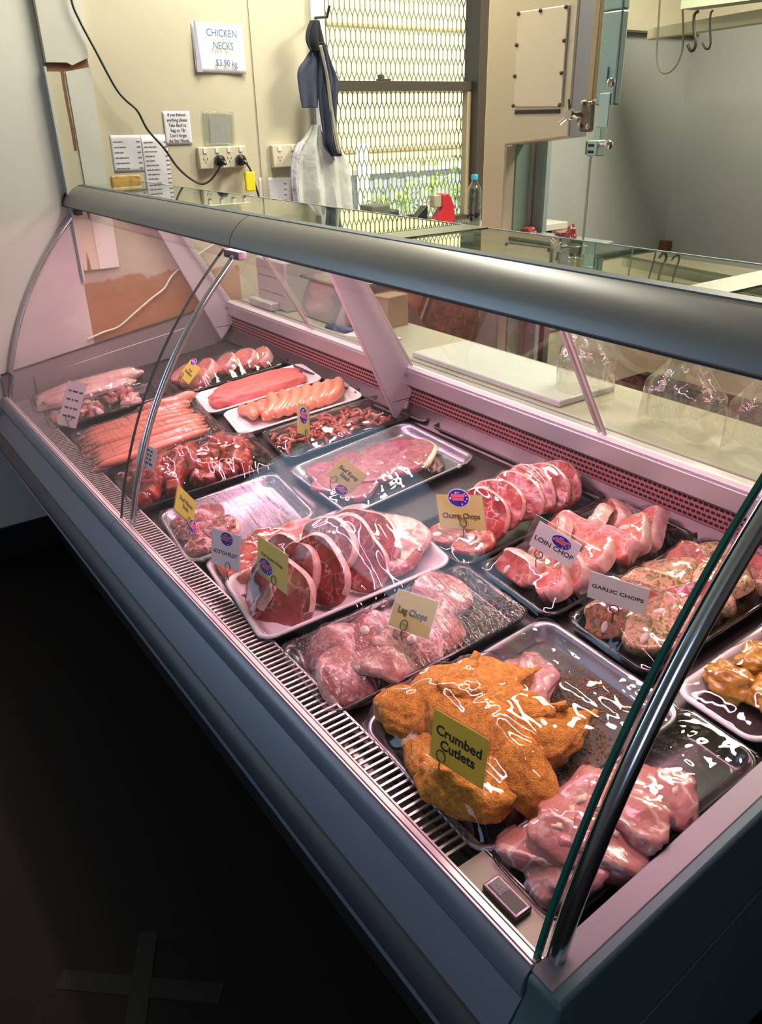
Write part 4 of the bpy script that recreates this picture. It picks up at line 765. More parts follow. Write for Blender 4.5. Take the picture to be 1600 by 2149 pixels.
def steakmesh(name, a, c, th, seed, mats, fw=.13, frange=(-40, 200), bone=None, wob=.12, bend=0, point=0, sq=0):
    rnd = random.Random(seed*31+5); ph = [rnd.uniform(0, 6.28) for _ in range(4)]; n = 48
    def rad(t): return (1 if not sq else (abs(math.cos(t))**sq+abs(math.sin(t))**sq)**(-1/sq))+wob*(math.sin(2*t+ph[0])*.6+math.sin(3*t+ph[1])*.5+math.sin(5*t+ph[2])*.2)+point*max(0, math.cos(t))**6
    def fwid(t):
        d = (math.degrees(t)-frange[0]) % 360; L_ = (frange[1]-frange[0]); return fw*min(1, max(0, min(d, L_-d)/25)) if 0 < d < L_ else 0
    rings = [('t', 0), ('t', .3), ('t', .55), ('t', .75), ('tf', 0), ('t', 1), ('m', 1.035), ('b', 1), ('b', .5)]
    V = []; ts = [2*math.pi*k/n for k in range(n)]
    for kind, rr in rings:
        for t in ts:
            r = rad(t); w = fwid(t); k = (1-max(w, .04)) if kind == 'tf' else rr
            if kind == 't' and 0 < rr < .9: k = min(rr, (1-max(w, .04))*rr/.8)
            x, y = a*r*k*math.cos(t), c*r*k*math.sin(t); z = {'t': th/2, 'tf': th/2, 'm': 0, 'b': -th/2}[kind]
            z += (.0022*noise.noise(Vector((x*60+seed, y*60, seed)))*(1 if kind != 'm' else 0))-(.003 if (kind == 't' and rr == 1) or (kind == 'b' and rr == 1) else 0)+(.0012 if kind == 'tf' else 0)
            z += bend*(x*x*8+y*y*4)+.004*noise.noise(Vector((x*18, y*18+seed, 1)))
            V.append((x, y, z))
    mf, ff = [], []
    for i in range(len(rings)-1):
        for k in range(n):
            q = (i*n+k, i*n+(k+1) % n, (i+1)*n+(k+1) % n, (i+1)*n+k); (ff if i in (4, 5, 6) and fwid(ts[k]) > .01 else mf).append(q)
    mf.append(tuple((len(rings)-1)*n+k for k in range(n-1, -1, -1)))
    out = []
    for nm, fs, mt in ((name, mf, mats[0]), ('fat_rim', ff, mats[1])):
        if not fs: continue
        used = sorted({i for f in fs for i in f}); mp = {i: k for k, i in enumerate(used)}; me = bpy.data.meshes.new(nm)
        me.from_pydata([V[i] for i in used], [], [tuple(mp[i] for i in f) for f in fs]); me.materials.append(mt); me.polygons.foreach_set('use_smooth', [True]*len(fs)); out.append((nm, me))
    kids = out[1:]
    if bone:
        bx, by, br, bl, ba = bone; b = MB(); Mb = Matrix.Translation((bx*a, by*c, 0)) @ Matrix.Rotation(math.radians(ba), 4, 'Z') @ Matrix.Diagonal((bl, 1, 1, 1))
        b.lathe([(br, -th/2-.0015), (br*1.05, 0), (br, th/2+.0022), (br*.6, th/2+.003)], Mb, 18); b.lathe([(br*.55, th/2+.0022), (br*.55, th/2+.0036)], Mb, 14, 1)
        kids.append(('bone', b.mesh('bone', [mats[2], mats[3] if len(mats) > 3 else mats[2]])))
    return out[0][1], kids
fatp = mat('pale_fat', (.76, .50, .44), .4, noise_amt=.8, noise_col=(.62, .27, .24), nscale=45, coat=.3, bump=.4, bscale=90)
fatc = mat('cream_fat', (.84, .68, .54), .4, noise_amt=.4, noise_col=(.74, .50, .40), nscale=40, coat=.3)
bonem = mat('bone_ivory', (.78, .68, .60), .45); marrow = mat('bone_marrow', (.55, .25, .2), .5)
beef = meat('beef_lean', (.36, .035, .035), (.72, .36, .32), .9, 34, thr=(0, .06), mott=(.16, .02, .02)); beefm = meat('beef_marbled', (.38, .07, .065), (.76, .46, .42), 1, 30, thr=(.0, .11), mott=(.19, .035, .035)); lamb = meat('lamb_lean', (.44, .07, .06), (.80, .50, .44), 1, 34, thr=(0, .09), mott=(.24, .04, .04)); loinm = meat('loin_lean', (.60, .17, .14), (.82, .54, .47), 1, 34, thr=(0, .09), mott=(.42, .08, .07)); pork = meat('pork_lean', (.58, .22, .20), (.82, .56, .50), .8, 26, thr=(0, .04), mott=(.46, .14, .13)); pale = meat('pale_pork', (.74, .50, .46), (.86, .70, .62), .9, 16, thr=(0, .08), mott=(.66, .38, .36))
diced = meat('diced_beef', (.35, .040, .035), (.62, .28, .24), .6, 40, thr=(0, .04)); legm = meat('leg_chop_lean', (.42, .15, .14), (.70, .44, .42), 1, 42, thr=(0, .12), mott=(.26, .09, .09)); rump = meat('rump_lean', (.33, .085, .11), (.52, .24, .27), .8, 44, thr=(0, .07), mott=(.21, .045, .065))
scotch = meat('scotch_lean', (.52, .06, .03), (.8, .45, .35), .6, 22)
chick = meat('raw_chicken', (.58, .25, .24), (.84, .66, .58), .9, 17, thr=(0, .09), rough=.2, mott=(.56, .20, .19))
T_ = {}
T_['F1'] = Tray(-2.985, .755, .19, .42, 9, 'black', 'black tray with long pale pork strips, against the far end wall')
T_['F2'] = Tray(-2.785, .755, .19, .42, 8, 'black', 'black tray of small pork pieces behind the folded white price card')
T_['F3'] = Tray(-2.41, .765, .39, .43, 8, 'black', 'wide black tray of thin orange-pink sausages')
T_['F4'] = Tray(-2.035, .770, .285, .43, 10, 'black', 'black film-wrapped tray of diced red beef at the front')
T_['F5'] = Tray(-1.70, .735, .30, .34, 8, 'steel', 'small steel tray with beef minute steaks at its front and the rest empty')
T_['F6'] = Tray(-1.455, .785, .20, .43, 9, 'white', 'white foam tray of scotch fillet, half hidden under its neighbour', dz=-.012)
T_['F7'] = Tray(-1.285, .778, .27, .45, 9, 'white', 'large white foam tray heaped with big marbled chops at the front', dz=.008)
T_['F8'] = Tray(-1.02, .765, .235, .45, 6, 'black', 'black film-wrapped tray of thin leg chops')
T_['F9'] = Tray(-.705, .768, .335, .43, 3, 'steel', 'deep steel tray of orange crumbed cutlets', depth=.03)
T_['F10'] = Tray(-.476, .765, .15, .43, 3, 'black', 'black tray of raw chicken thighs at the near end of the case')
T_['B1'] = Tray(-2.69, 1.195, .22, .41, 9, 'black', 'black tray of pork medallions at the far back')
T_['B2'] = Tray(-2.44, 1.195, .225, .42, 10, 'white', 'white foam tray holding a slab of pink sausage mince')
T_['B3'] = Tray(-2.195, 1.195, .225, .43, 11, 'white', 'white foam tray of thick orange-pink sausages')
T_['B4'] = Tray(-1.94, 1.205, .235, .42, 9, 'black', 'black tray of shredded red meat behind the diced beef')
T_['B5'] = Tray(-1.625, 1.145, .345, .41, 3, 'steel', 'steel tray of beef rump steaks in the middle of the case')
T_['B6'] = Tray(-1.185, 1.205, .22, .43, 5, 'black', 'black tray of overlapping chump chops at the back')
T_['B7'] = Tray(-.945, 1.205, .235, .42, 5, 'black', 'black tray of thick loin chops at the back')
T_['B8'] = Tray(-.71, 1.205, .215, .41, 4, 'black', 'black tray of herb-covered garlic chops')
T_['B9'] = Tray(-.485, 1.19, .165, .40, 3, 'white', 'deep white tray of yellow marinated chicken at the near back', depth=.03)
# long dark pans on the rear ledge
for i, (xa, xb, lab) in enumerate(((-2.60, -2.16, 'empty dark steel pan on the rear ledge behind the sausage mince'), (-2.12, -1.74, 'empty dark steel pan on the rear ledge behind the shredded meat'), (-1.70, -1.30, 'empty dark steel pan on the rear ledge behind the rump steaks'), (-1.26, -.86, 'empty dark steel pan on the rear ledge behind the chump chops'), (-.83, -.42, 'empty dark steel pan on the rear ledge at the near end'))):
    b = MB(); n_ = len(rrect(1, 1, .1)); xm = (xa+xb)/2; w_ = xb-xa
    for (ww, ll, rr, zz) in ((w_, .040, .019, 0), (w_+.002, .044, .02, .006), (w_-.008, .036, .017, .009), (w_-.02, .024, .011, .004), (w_-.03, .016, .007, -.004)): b.v += [(p_[0], p_[1], zz) for p_ in rrect(ww, ll, rr)]
    for k in range(4): b.f += [(k*n_+j, k*n_+(j+1) % n_, (k+1)*n_+(j+1) % n_, (k+1)*n_+j) for j in range(n_)]
    b.f.append(tuple(4*n_+j for j in range(n_))); b.m = [0]*len(b.f)
    link('rear_pan', b.mesh('rear_pan', dsteel), None, lab, 'pan', 'dark pans on the rear ledge', M=Matrix.Translation((xm, 1.405, .606)) @ Matrix.Rotation(.10, 4, 'X'))
def sausage(name, L_, r, bend, seed, m, twist=True):
    rr = random.Random(seed); pts = []; rs = []
    for k in range(15):
        t = k/14*2-1; pts.append((t*L_/2, bend*(1-t*t)+.002*math.sin(4*t+seed), .0)); rs.append(r*(max(.12, 1-abs(t)**7*1.0))**.6*(1+.05*math.sin(5*t+seed)))
    b = MB(); b.tube(pts, rs, 12); b.tube([(L_/2-.001, 0, 0), (L_/2+.006, .002, 0)], r*.22, 6); b.tube([(-L_/2+.001, 0, 0), (-L_/2-.006, .002, 0)], r*.22, 6); return b.mesh(name, m)
# F1 pale strips
t = T_['F1']
for i, (u, v, n, rz, l) in enumerate(((-.045, .0, .0, 88, .19), (.0, .01, .014, 91, .20), (.045, -.005, .0, 89, .18))):
    t.put('pork_strip', (lambda m: (m.materials.append(pale), m)[1])(blobmesh('pork_strip', (l, .042, .030), i+1, .16, 1.6, 4, pw=.7)), u, v, n, (0, 0, rz), label='pale pink pork strip in the far end tray, '+['nearest the end wall', 'the middle one on top', 'nearest the price card'][i], group='pale pork strips')
t.film(film_s, seed=1)
# F2 small pieces
t = T_['F2']; ms = []
for k in range(4): m_ = blobmesh('pork_piece', (.026, .018, .014), k+11, .45, 1.6, 3); m_.materials.append([pork, pale][k % 2]); ms.append(m_)
for i in range(34):
    u, v = R.uniform(-.065, .065), R.uniform(-.18, .10); t.put('pork_piece', ms[i % 4], u, v, -.008+.024*(i/34)*(1-abs(v)*1.6), (R.uniform(0, 180), R.uniform(0, 90), R.uniform(0, 360)), R.uniform(.7, 1.1), label='small raw pork piece under film in the tray behind the folded card', group='small pork pieces')
t.film(film, seed=2)
# F3 sausages
sm = mat('thin_sausage', (.80, .26, .17), .35, coat=.4, noise_amt=.5, noise_col=(.72, .34, .22), nscale=60); sm2 = mat('speckled_sausage', (.62, .20, .15), .35, coat=.4, noise_amt=.9, noise_col=(.78, .45, .36), nscale=130, contrast=(.5, .58))
t = T_['F3']; thin = [sausage('thin_sausage', .35, .0145, b_, i, sm) for i, b_ in enumerate((.006, -.008, .012, -.004))]
for i in range(26):
    lay = i//13; k = i % 13; u = -.135+k*.0250+lay*.010; v = -.020+R.uniform(-.012, .012)+lay*.02; t.put('thin_sausage', thin[i % 4], u, v, -.002+lay*.016+.006*math.sin(k/13*math.pi), (0, R.uniform(-2, 2), 90+R.uniform(-5, 5)), label='thin orange-pink sausage in the wide black tray', cat='sausage', group='thin sausages in the wide tray')
fatm_ = sausage('spiced_sausage', .15, .0155, .004, 3, sm2)
for i, (u, v, n) in enumerate(((-.155, .10, .01), (-.125, .14, .018), (-.10, .11, .004))):
    t.put('spiced_sausage', fatm_ if i != 1 else sausage('smooth_sausage', .15, .017, .003, 5, sm), u, v, n+.012, (0, 0, 86+i*4), label=['speckled thick sausage at the back left of the thin sausages', 'smooth thick orange sausage behind the chrome support', 'short speckled sausage lying on the thin sausages'][i], cat='sausage', group='thick sausages beside the thin ones')
t.film(film, seed=3)
# F4 diced beef
t = T_['F4']; cubes = []
for k in range(5):
    me = blobmesh('beef_cube', (.022, .020, .018), k+21, .22, 1.2, 3, pw=.45); me.materials.append([diced, diced, scotch, diced, beef][k]); cubes.append(me)
for i in range(110):
    u, v = R.uniform(-.105, .105), R.uniform(-.185, .17); d = (1-(u/.14)**2)*(1-(v/.24)**2); t.put('beef_cube', cubes[i % 5], u, v, -.006+.042*d*R.uniform(.2, 1), (R.uniform(0, 90), R.uniform(0, 90), R.uniform(0, 90)), R.uniform(.8, 1.25), label='red diced beef cube in the front black tray', group='diced beef cubes')
t.film(film_s, seed=4, lift=.001)
# F5 minute steaks
t = T_['F5']
for i, (u, v, n, rx, rz) in enumerate(((-.06, -.11, .0, 10, 20), (.01, -.115, .008, 14, 60), (.07, -.10, .0, 8, 100), (-.03, -.06, .016, 12, 140), (.045, -.055, .012, 6, 10))):
    me, kd = steakmesh('minute_steak', .058, .042, .010, i+2, (beefm, fatp), .10, (0, 150), bend=-.6); t.put('minute_steak', me, u, v, n, (rx, 0, rz), kids=kd, label='thin beef minute steak, '+['front left of the small steel tray', 'front middle of the small steel tray', 'front right of the small steel tray', 'left one on top of the pile in the small steel tray', 'right one on top of the pile in the small steel tray'][i], group='beef minute steaks')
t.film(film, seed=5, amp=.004)
# F6 scotch fillet
t = T_['F6']
for i, (u, v, n, rz) in enumerate(((-.02, -.145, .006, 0), (-.03, -.06, .012, 30), (-.03, .03, .008, 70))):
    me, kd = steakmesh('scotch_fillet', .075, .052, .024, i+8, (scotch, fatc), .10, (20, 160)); t.put('scotch_fillet', me, u, v, n, (8, 0, rz), kids=kd, label='deep red scotch fillet steak, '+['at the front beside its white price ticket', 'second from the front, behind the ticket', 'third one, beside the big chops'][i], group='scotch fillet steaks')
t.film(film_s, seed=6)
# F7 big chops
t = T_['F7']; names = ['at the very front, dark and ragged', 'second from the front, with a pale bone', 'third from the front, bright red', 'fourth, with a creamy fat seam', 'in the middle of the heap', 'just behind the middle', 'second from the back', 'lying flat at the back, the largest']
spec = [(-.04, -.160, .012, 44, 10, -30), (.035, -.140, .022, 48, 26, 20), (-.020, -.095, .036, 48, 20, 0), (.03, -.055, .042, 50, 28, 10), (-.010, -.010, .048, 46, 24, 0), (.03, .035, .044, 42, 26, 20), (-.01, .085, .038, 30, 20, 10), (.005, .125, .024, 6, 10, 25)]
for i, (u, v, n, rx, ry, rz) in enumerate(spec):
    me, kd = steakmesh('shoulder_chop', .088+.020*(i > 6), .072+.014*(i > 6), .015, i+17, (beefm if i % 3 else beef, fatp, bonem, marrow), .055, (10, 200), (-.25, -.55, .011, 1.5, 30) if i in (1, 3, 6) else None, wob=.14)
    t.put('shoulder_chop', me, u, v, n, (rx, ry, rz), kids=kd, label='large marbled chop in the white tray, '+names[i], group='big marbled chops')
t.film(film_s, seed=7, amp=.0015, lift=.001, relax=120)
# F8 leg chops
t = T_['F8']; nm = ['front left', 'front right', 'second row left', 'second row right', 'middle left', 'middle right', 'behind the price ticket', 'back left', 'back right, with a round bone']
for i in range(9):
    row = i//2; u = (-.04, .045)[i % 2]+R.uniform(-.01, .01); v = -.135+row*.062; me, kd = steakmesh('leg_chop', .078, .062, .011, i+31, (legm, fatp, bonem, marrow), .06, (-60, 160), (.1, .1, .009, 1, 0) if i in (2, 5, 8) else None, bend=-.8)
    t.put('leg_chop', me, u, v, .004+.010*(i % 2)+.006*math.sin(i), (R.uniform(14, 26), R.uniform(-12, 12), R.uniform(0, 360)), kids=kd, label='thin pink leg chop in the black tray, '+nm[i], group='thin leg chops')
t.film(film, seed=8, amp=.0045)
# F9 crumbed cutlets
crumb = mat('orange_crumb', (.76, .33, .045), .85, noise_amt=.85, noise_col=(.48, .17, .02), nscale=140, contrast=(.42, .62), bump=1.0, bscale=420, bdist=.004)
def cutlet(seed, a=.068, c=.052, th=.025):
    bm = bmesh.new(); bmesh.ops.create_icosphere(bm, subdivisions=5, radius=1)
    for v in bm.verts:
        d = v.co.normalized(); n = noise.fractal(d*1.3+Vector((seed*3.1, seed, 0)), 1, 2, 3); k = 1+.20*n; taper = 1-.42*max(0, d.x)**1.3
        x, y, z = d.x*a*k*(1.18 if d.x > 0 else 1), d.y*c*k*taper, math.copysign(abs(d.z)**.75, d.z)*th*k*(1-.3*max(0, d.x))
        q = Vector((x, y, z)); q += d*(.0011*noise.noise(q*260+Vector((seed, 0, 0)))+.0008*noise.noise(q*520)+.0045*noise.noise(q*34+Vector((0, seed, 0)))); v.co = q
    me = bpy.data.meshes.new('crumbed_cutlet'); bm.to_mesh(me); bm.free(); me.materials.append(crumb); me.polygons.foreach_set('use_smooth', [True]*len(me.polygons)); b = MB()
    b.tube([(a*1.0, 0, 0), (a*1.25, .002, 0), (a*1.45, .004, .001)], [.008, .006, .0065], 10); return me, [('rib_bone', b.mesh('rib_bone', crumb))]
t = T_['F9']; nm = ['front left corner, rounded and tall', 'front middle, below the price ticket', 'front right, the largest', 'left side, second row', 'centre, under the ticket', 'right side, second row, pointing to the chicken', 'back left, highest of the heap', 'back centre', 'back right with its tip over the rim', 'left edge, lying on its side']
for i, (u, v, n, rx, ry, rz, s_) in enumerate(((-.115, -.13, .020, 10, 10, 60, 1.05), (-.02, -.165, .008, 15, 0, 170, .9), (.075, -.15, .022, -10, 20, 70, 1.3), (-.10, -.055, .030, 5, -15, 100, 1.15), (-.03, -.085, .030, 12, 10, 20, 1.1), (.09, -.045, .028, 0, 8, -10, 1.15), (-.085, .025, .034, -12, 10, 75, 1.2), (-.01, .0, .040, 8, -6, 50, 1.15), (.07, .03, .022, 8, 6, 80, 1.1), (.025, -.06, .042, 10, 12, -50, 1.15))):
    me, kd = cutlet(i+3); t.put('crumbed_cutlet', me, u-.008*(u > 0), v-.035*(v > -.08)-.0, n*.72, (rx, ry, rz), s_, kids=kd, label='orange crumbed cutlet, '+nm[i], cat='cutlet', group='crumbed cutlets')
b = MB()
for i in range(3000):
    u, v = R.uniform(-.135, .135), R.uniform(-.02, .185); 
    if noise.noise(Vector((u*14, v*14, 5))) < -.02+R.uniform(-.15, .15): continue
    r_ = R.uniform(.0008, .0022); d = Vector((u, v, -.0255)); b.add([d+Vector((r_, 0, 0)), d+Vector((0, r_, 0)), d+Vector((-r_, 0, 0)), d+Vector((0, -r_, 0)), d+Vector((0, 0, r_))], [(0, 1, 4), (1, 2, 4), (2, 3, 4), (3, 0, 4)])
link('loose_crumbs', b.mesh('loose_crumbs', crumb, False), None, 'loose orange crumbs on the empty back part of the steel tray', 'crumbs', kind='stuff', M=t.M, sharp=0)
me = blobmesh('film_pad', (.065, .042, .012), 9, .4, 1.5, 4); me.materials.append(meat('thin_pink_piece', (.62, .30, .30), (.8, .6, .6), .6, 20)); t.put('crumb_coated_schnitzel', me, -.05, .075, .0, (0, 0, -30), label='flat pink uncrumbed piece behind the crumbed cutlets', cat='meat')
t.film(film_s, seed=9, amp=.003)
# F10 chicken thighs
t = T_['F10']
for i, (u, v, n, rz, s_) in enumerate(((-.035, -.16, .0, 20, .9), (.03, -.15, .008, 80, 1), (-.02, -.10, .016, 150, 1), (.04, -.085, .018, 40, 1.1), (-.035, -.045, .014, 100, 1), (.025, -.025, .024, 10, 1.1), (-.01, .02, .014, 60, .95), (.04, .045, .01, 120, .9), (.0, -.13, .026, 200, .9))):
    me = blobmesh('chicken_thigh', (.052, .040, .020), i+41, .26, 1.2, 4, pw=.7); me.materials.append(chick)
    fb_ = blobmesh('fat_patch', (.010, .007, .004), i+5, .6, 1.5, 2); fb_.transform(Matrix.Translation((.015*math.sin(i), .012*math.cos(i*2), .0165))); fb_.materials.append(fatc)
    t.put('chicken_thigh', me, u, v, n, (R.uniform(-15, 15), R.uniform(-15, 15), rz), s_, kids=[('fat_patch', fb_)], label='raw pink chicken thigh at the near end, '+['front left corner', 'front right corner', 'left side of the front pair', 'against the end panel near the front', 'left side, in the middle', 'right side, in the middle', 'back left', 'back right', 'on top at the front'][i], cat='chicken', group='raw chicken thighs')
t.film(film_s, seed=10, amp=.002)
# B1 medallions
t = T_['B1']
for i, (u, v, n, rx, rz) in enumerate(((-.05, -.15, .004, 18, 0), (.03, -.13, .006, 22, 30), (-.02, -.075, .012, 30, 0), (.0, .005, .020, 32, -10), (.01, .075, .018, 30, 10), (.02, .13, .010, 26, 0))):
    me, kd = steakmesh('pork_medallion', .062, .050, .030, i+51, (pork, fatp), .12, (-20, 150), wob=.06); t.put('pork_medallion', me, u, v, n+.006, (rx, 0, rz), kids=kd, label='round pork medallion at the far back, '+['front left one', 'front one beside the yellow ticket', 'third one back, under the ticket', 'middle one with a pale rim', 'second from the back', 'rearmost one'][i], group='pork medallions')
t.film(film_s, seed=11, amp=.002)
# B2 mince
minc = mat('sausage_mince', (.70, .18, .17), .45, noise_amt=.8, noise_col=(.66, .13, .11), nscale=26, coat=.25, bump=.9, bscale=110, bdist=.004)
t = T_['B2']; me = blobmesh('sausage_mince', (.076, .172, .034), 61, .10, 2.2, 5, pw=.72); me.materials.append(minc); t.put('sausage_mince', me, 0, .0, -.004, (0, 0, 0), label='long smooth slab of pink sausage mince', cat='mince')
# B3 thick sausages
ORD7 = ('nearest the customer', 'second from the front', 'third from the front', 'the middle one', 'third from the back', 'second from the back', 'rearmost')
ts_ = mat('thick_sausage', (.72, .24, .15), .3, coat=.5, noise_amt=.5, noise_col=(.76, .33, .22), nscale=50); t = T_['B3']
for i in range(7):
    t.put('thick_sausage', sausage('thick_sausage', .125, .0205, .014, i, ts_), -.036, -.15+i*.034, .004+.002*(i % 2), (0, -6, 8+R.uniform(-4, 4)), label='thick orange-pink sausage, %s of the left row in the white tray' % ORD7[i], cat='sausage', group='thick sausages, left row')
for i in range(7):
    t.put('thick_sausage', sausage('thick_sausage', .145, .0210, .026, i+20, ts_), .015, -.09+i*.037, .026-.002*i, (0, 10, -28-i*3), label='thick curved sausage, %s of the right row in the white tray' % ORD7[i], cat='sausage', group='thick sausages, right row')
# B4 shredded
t = T_['B4']; ms = []
for k in range(5):
    pts = [(x*.012, .005*math.sin(x*2+k), .004*math.cos(x*1.7+k)) for x in range(-2, 3)]; b = MB(); b.tube(pts, [.003, .0065, .0075, .006, .003], 8); me = b.mesh('meat_shred', [diced, scrap, beef, meat('pink_shred', (.55, .14, .12), (.8, .5, .45), .7, 40), diced][k]); ms.append(me)
for i in range(120):
    u, v = R.gauss(-.0, .045), R.gauss(-.04, .085); u = max(-.085, min(.085, u)); v = max(-.18, min(.13, v)); d = (1-(u/.11)**2)*(1-((v+.03)/.2)**2)
    t.put('meat_shred', ms[i % 5], u, v, -.012+.030*max(0, d)*R.uniform(.2, 1), (R.uniform(-30, 30), R.uniform(-30, 30), R.uniform(0, 360)), R.uniform(.8, 1.3), label='thin strip of shredded red meat in the black tray', group='shredded meat strips')
t.film(film_s, seed=13)
# B5 rump
t = T_['B5']
for i, (u, v, n, rx, rz, a_, c_) in enumerate(((-.07, -.13, -.002, 6, 20, .065, .045), (.0, -.14, .004, 8, 60, .07, .05), (.075, -.115, .0, 6, 110, .06, .045), (-.05, -.06, .006, 6, 0, .07, .05), (.035, -.055, .010, 8, 40, .075, .055), (.02, .045, .012, 3, 65, .115, .088))):
    me, kd = steakmesh('rump_steak', a_, c_, .014, i+71, (rump, fatc), .075, (-70, 60) if i == 5 else (0, 120), wob=.10); t.put('rump_steak', me, u, v, n, (rx, 0, rz), kids=kd, label='beef rump steak, '+['front left corner of the steel tray', 'front middle, below the yellow ticket', 'front right corner of the steel tray', 'left of the ticket', 'under the ticket', 'the largest, purple-red with a pale rim on its right'][i], cat='steak', group='beef rump steaks')
t.film(film_s, seed=14, amp=.003)
me = blobmesh('dark_rump_trim', (.055, .018, .010), 77, .5, 1.6, 4); me.materials.append(meat('dark_trim_meat', (.10, .02, .03), (.35, .15, .16), .6, 40, thr=(0, .05))); T_['B5'].put('dark_rump_trim', me, .095, .12, -.008, (0, 0, -35), label='narrow dark maroon beef piece at the back right of the rump steak tray', cat='meat')
# B6 chump chops
t = T_['B6']
for i in range(8):
    big = i > 1; me, kd = steakmesh('chump_chop', .070 if big else .05, .056 if big else .036, .014, i+81, (lamb if i % 2 else beef, fatp, bonem), .075, (10, 190), (-.3, -.5, .008, 1.4, 20) if i % 3 == 0 else None, wob=.08)
    t.put('chump_chop', me, (-.02, .05, .005, 0, .01, 0, .01, .005)[i], (-.165, -.14, -.075, -.03, .015, .06, .10, .14)[i], (.0, .0, .026, .036, .040, .038, .032, .022)[i], ((8, 8, 34, 34, 32, 32, 30, 26)[i], (0, 0, 26, 26, 26, 24, 24, 20)[i], (10, 80, -5, 0, -2, 2, 0, 5)[i]), kids=kd, label='chump chop in the back black tray, '+['front left, lying flat', 'front right, lying flat', 'first of the leaning row', 'second of the leaning row', 'third of the leaning row', 'fourth of the leaning row', 'fifth of the leaning row, dark red', 'last of the leaning row at the back'][i], cat='chop', group='chump chops')
t.film(film_s, seed=15, amp=.0015, relax=140)
# B7 loin chops
t = T_['B7']; k = 0
for r_ in range(6):
    for c_ in range(2):
        me, kd = steakmesh('loin_chop', .052, .032, .030, k+91, (loinm, fatp, bonem), .13, (-30, 180), (-.35, -.45, .006, 2.2, 70), wob=.10, sq=4.5)
        t.put('loin_chop', me, (-.05, .045)[c_]+R.uniform(-.008, .008), -.15+r_*.056+c_*.014, .006+.014*(r_ in (2, 3, 4))+.006*c_, (R.choice((48, 62, 30)), R.uniform(-20, 20), R.uniform(-60, 30)), kids=kd, label='thick loin chop with a pale fat edge, row %s from the front, %s side' % (('one', 'two', 'three', 'four', 'five', 'six')[r_], ('left', 'right')[c_]), cat='chop', group='loin chops'); k += 1
t.film(film_s, seed=16, amp=.002)
# B8 garlic chops with herbs
herb = mat('herb_marinated', (.52, .22, .14), .35, coat=.4, noise_amt=1, noise_col=(.20, .15, .04), nscale=120, contrast=(.5, .56)); herb2 = mat('garlic_marinated', (.66, .44, .26), .35, coat=.4, noise_amt=1, noise_col=(.25, .19, .06), nscale=110, contrast=(.5, .57))
t = T_['B8']; k = 0
for r_ in range(6):
    for c_ in range(2):
        me, kd = steakmesh('garlic_chop', .054, .036, .026, k+121, ((herb, herb2, lamb)[k % 3], herb2, bonem), .14, (-30, 150), (-.3, -.4, .006, 2, 60), wob=.14, sq=3.5)
        t.put('garlic_chop', me, (-.045, .04)[c_]+R.uniform(-.006, .006), -.145+r_*.056+c_*.012, .008+.012*(r_ in (1, 2, 3, 4))+.006*c_, (R.uniform(10, 50), R.uniform(-20, 20), R.uniform(-60, 60)), kids=kd, label='herb-speckled garlic chop, row %s from the front, %s side' % (('one', 'two', 'three', 'four', 'five', 'six')[r_], ('left', 'right')[c_]), cat='chop', group='garlic chops'); k += 1
b = MB()
for i in range(2600):
    me_, L_ = t.items[R.randrange(len(t.items))]; vv = me_.vertices[R.randrange(len(me_.vertices))]; d = L_ @ (vv.co*1.02)+Vector((0, 0, .001)); a = Vector((R.uniform(-1, 1), R.uniform(-1, 1), R.uniform(-.4, .4))).normalized()*R.uniform(.0007, .0019); e = a.cross(Vector((0, 0, 1))).normalized()*.0006
    b.add([d-a, d+e, d+a, d-e, d+Vector((0, 0, .0012))], [(0, 1, 4), (1, 2, 4), (2, 3, 4), (3, 0, 4)])
link('herb_flakes', b.mesh('herb_flakes', mat('dried_herb', (.12, .13, .02), .7), False), None, 'dried green herb flakes sprinkled over the garlic chops', 'herbs', kind='stuff', M=t.M, sharp=0)
t.film(film_s, seed=17, amp=.002)
# B9 marinated
mar = meat('yellow_marinade', (.56, .29, .03), (.74, .50, .10), .8, 30, thr=(0, .1), mott=(.34, .14, .015)); t = T_['B9']
for i, (u, v, n, rz) in enumerate(((-.03, -.11, .0, 20), (.03, -.09, .008, 100), (-.02, -.04, .014, 60), (.03, -.01, .016, 130), (-.02, .04, .012, 20), (.03, .07, .008, 70), (.0, .12, .0, 0))):
    me = blobmesh('marinated_chicken', (.048, .036, .024), i+141, .4, 1.4, 4); me.materials.append(mar); t.put('marinated_chicken', me, u, v, n, (0, 0, rz), label='yellow marinated chicken piece, '+['front left', 'front right', 'second row left', 'second row right', 'third row left', 'third row right', 'rearmost'][i], cat='chicken', group='marinated chicken pieces')
t.film(film_s, seed=18, amp=.002)

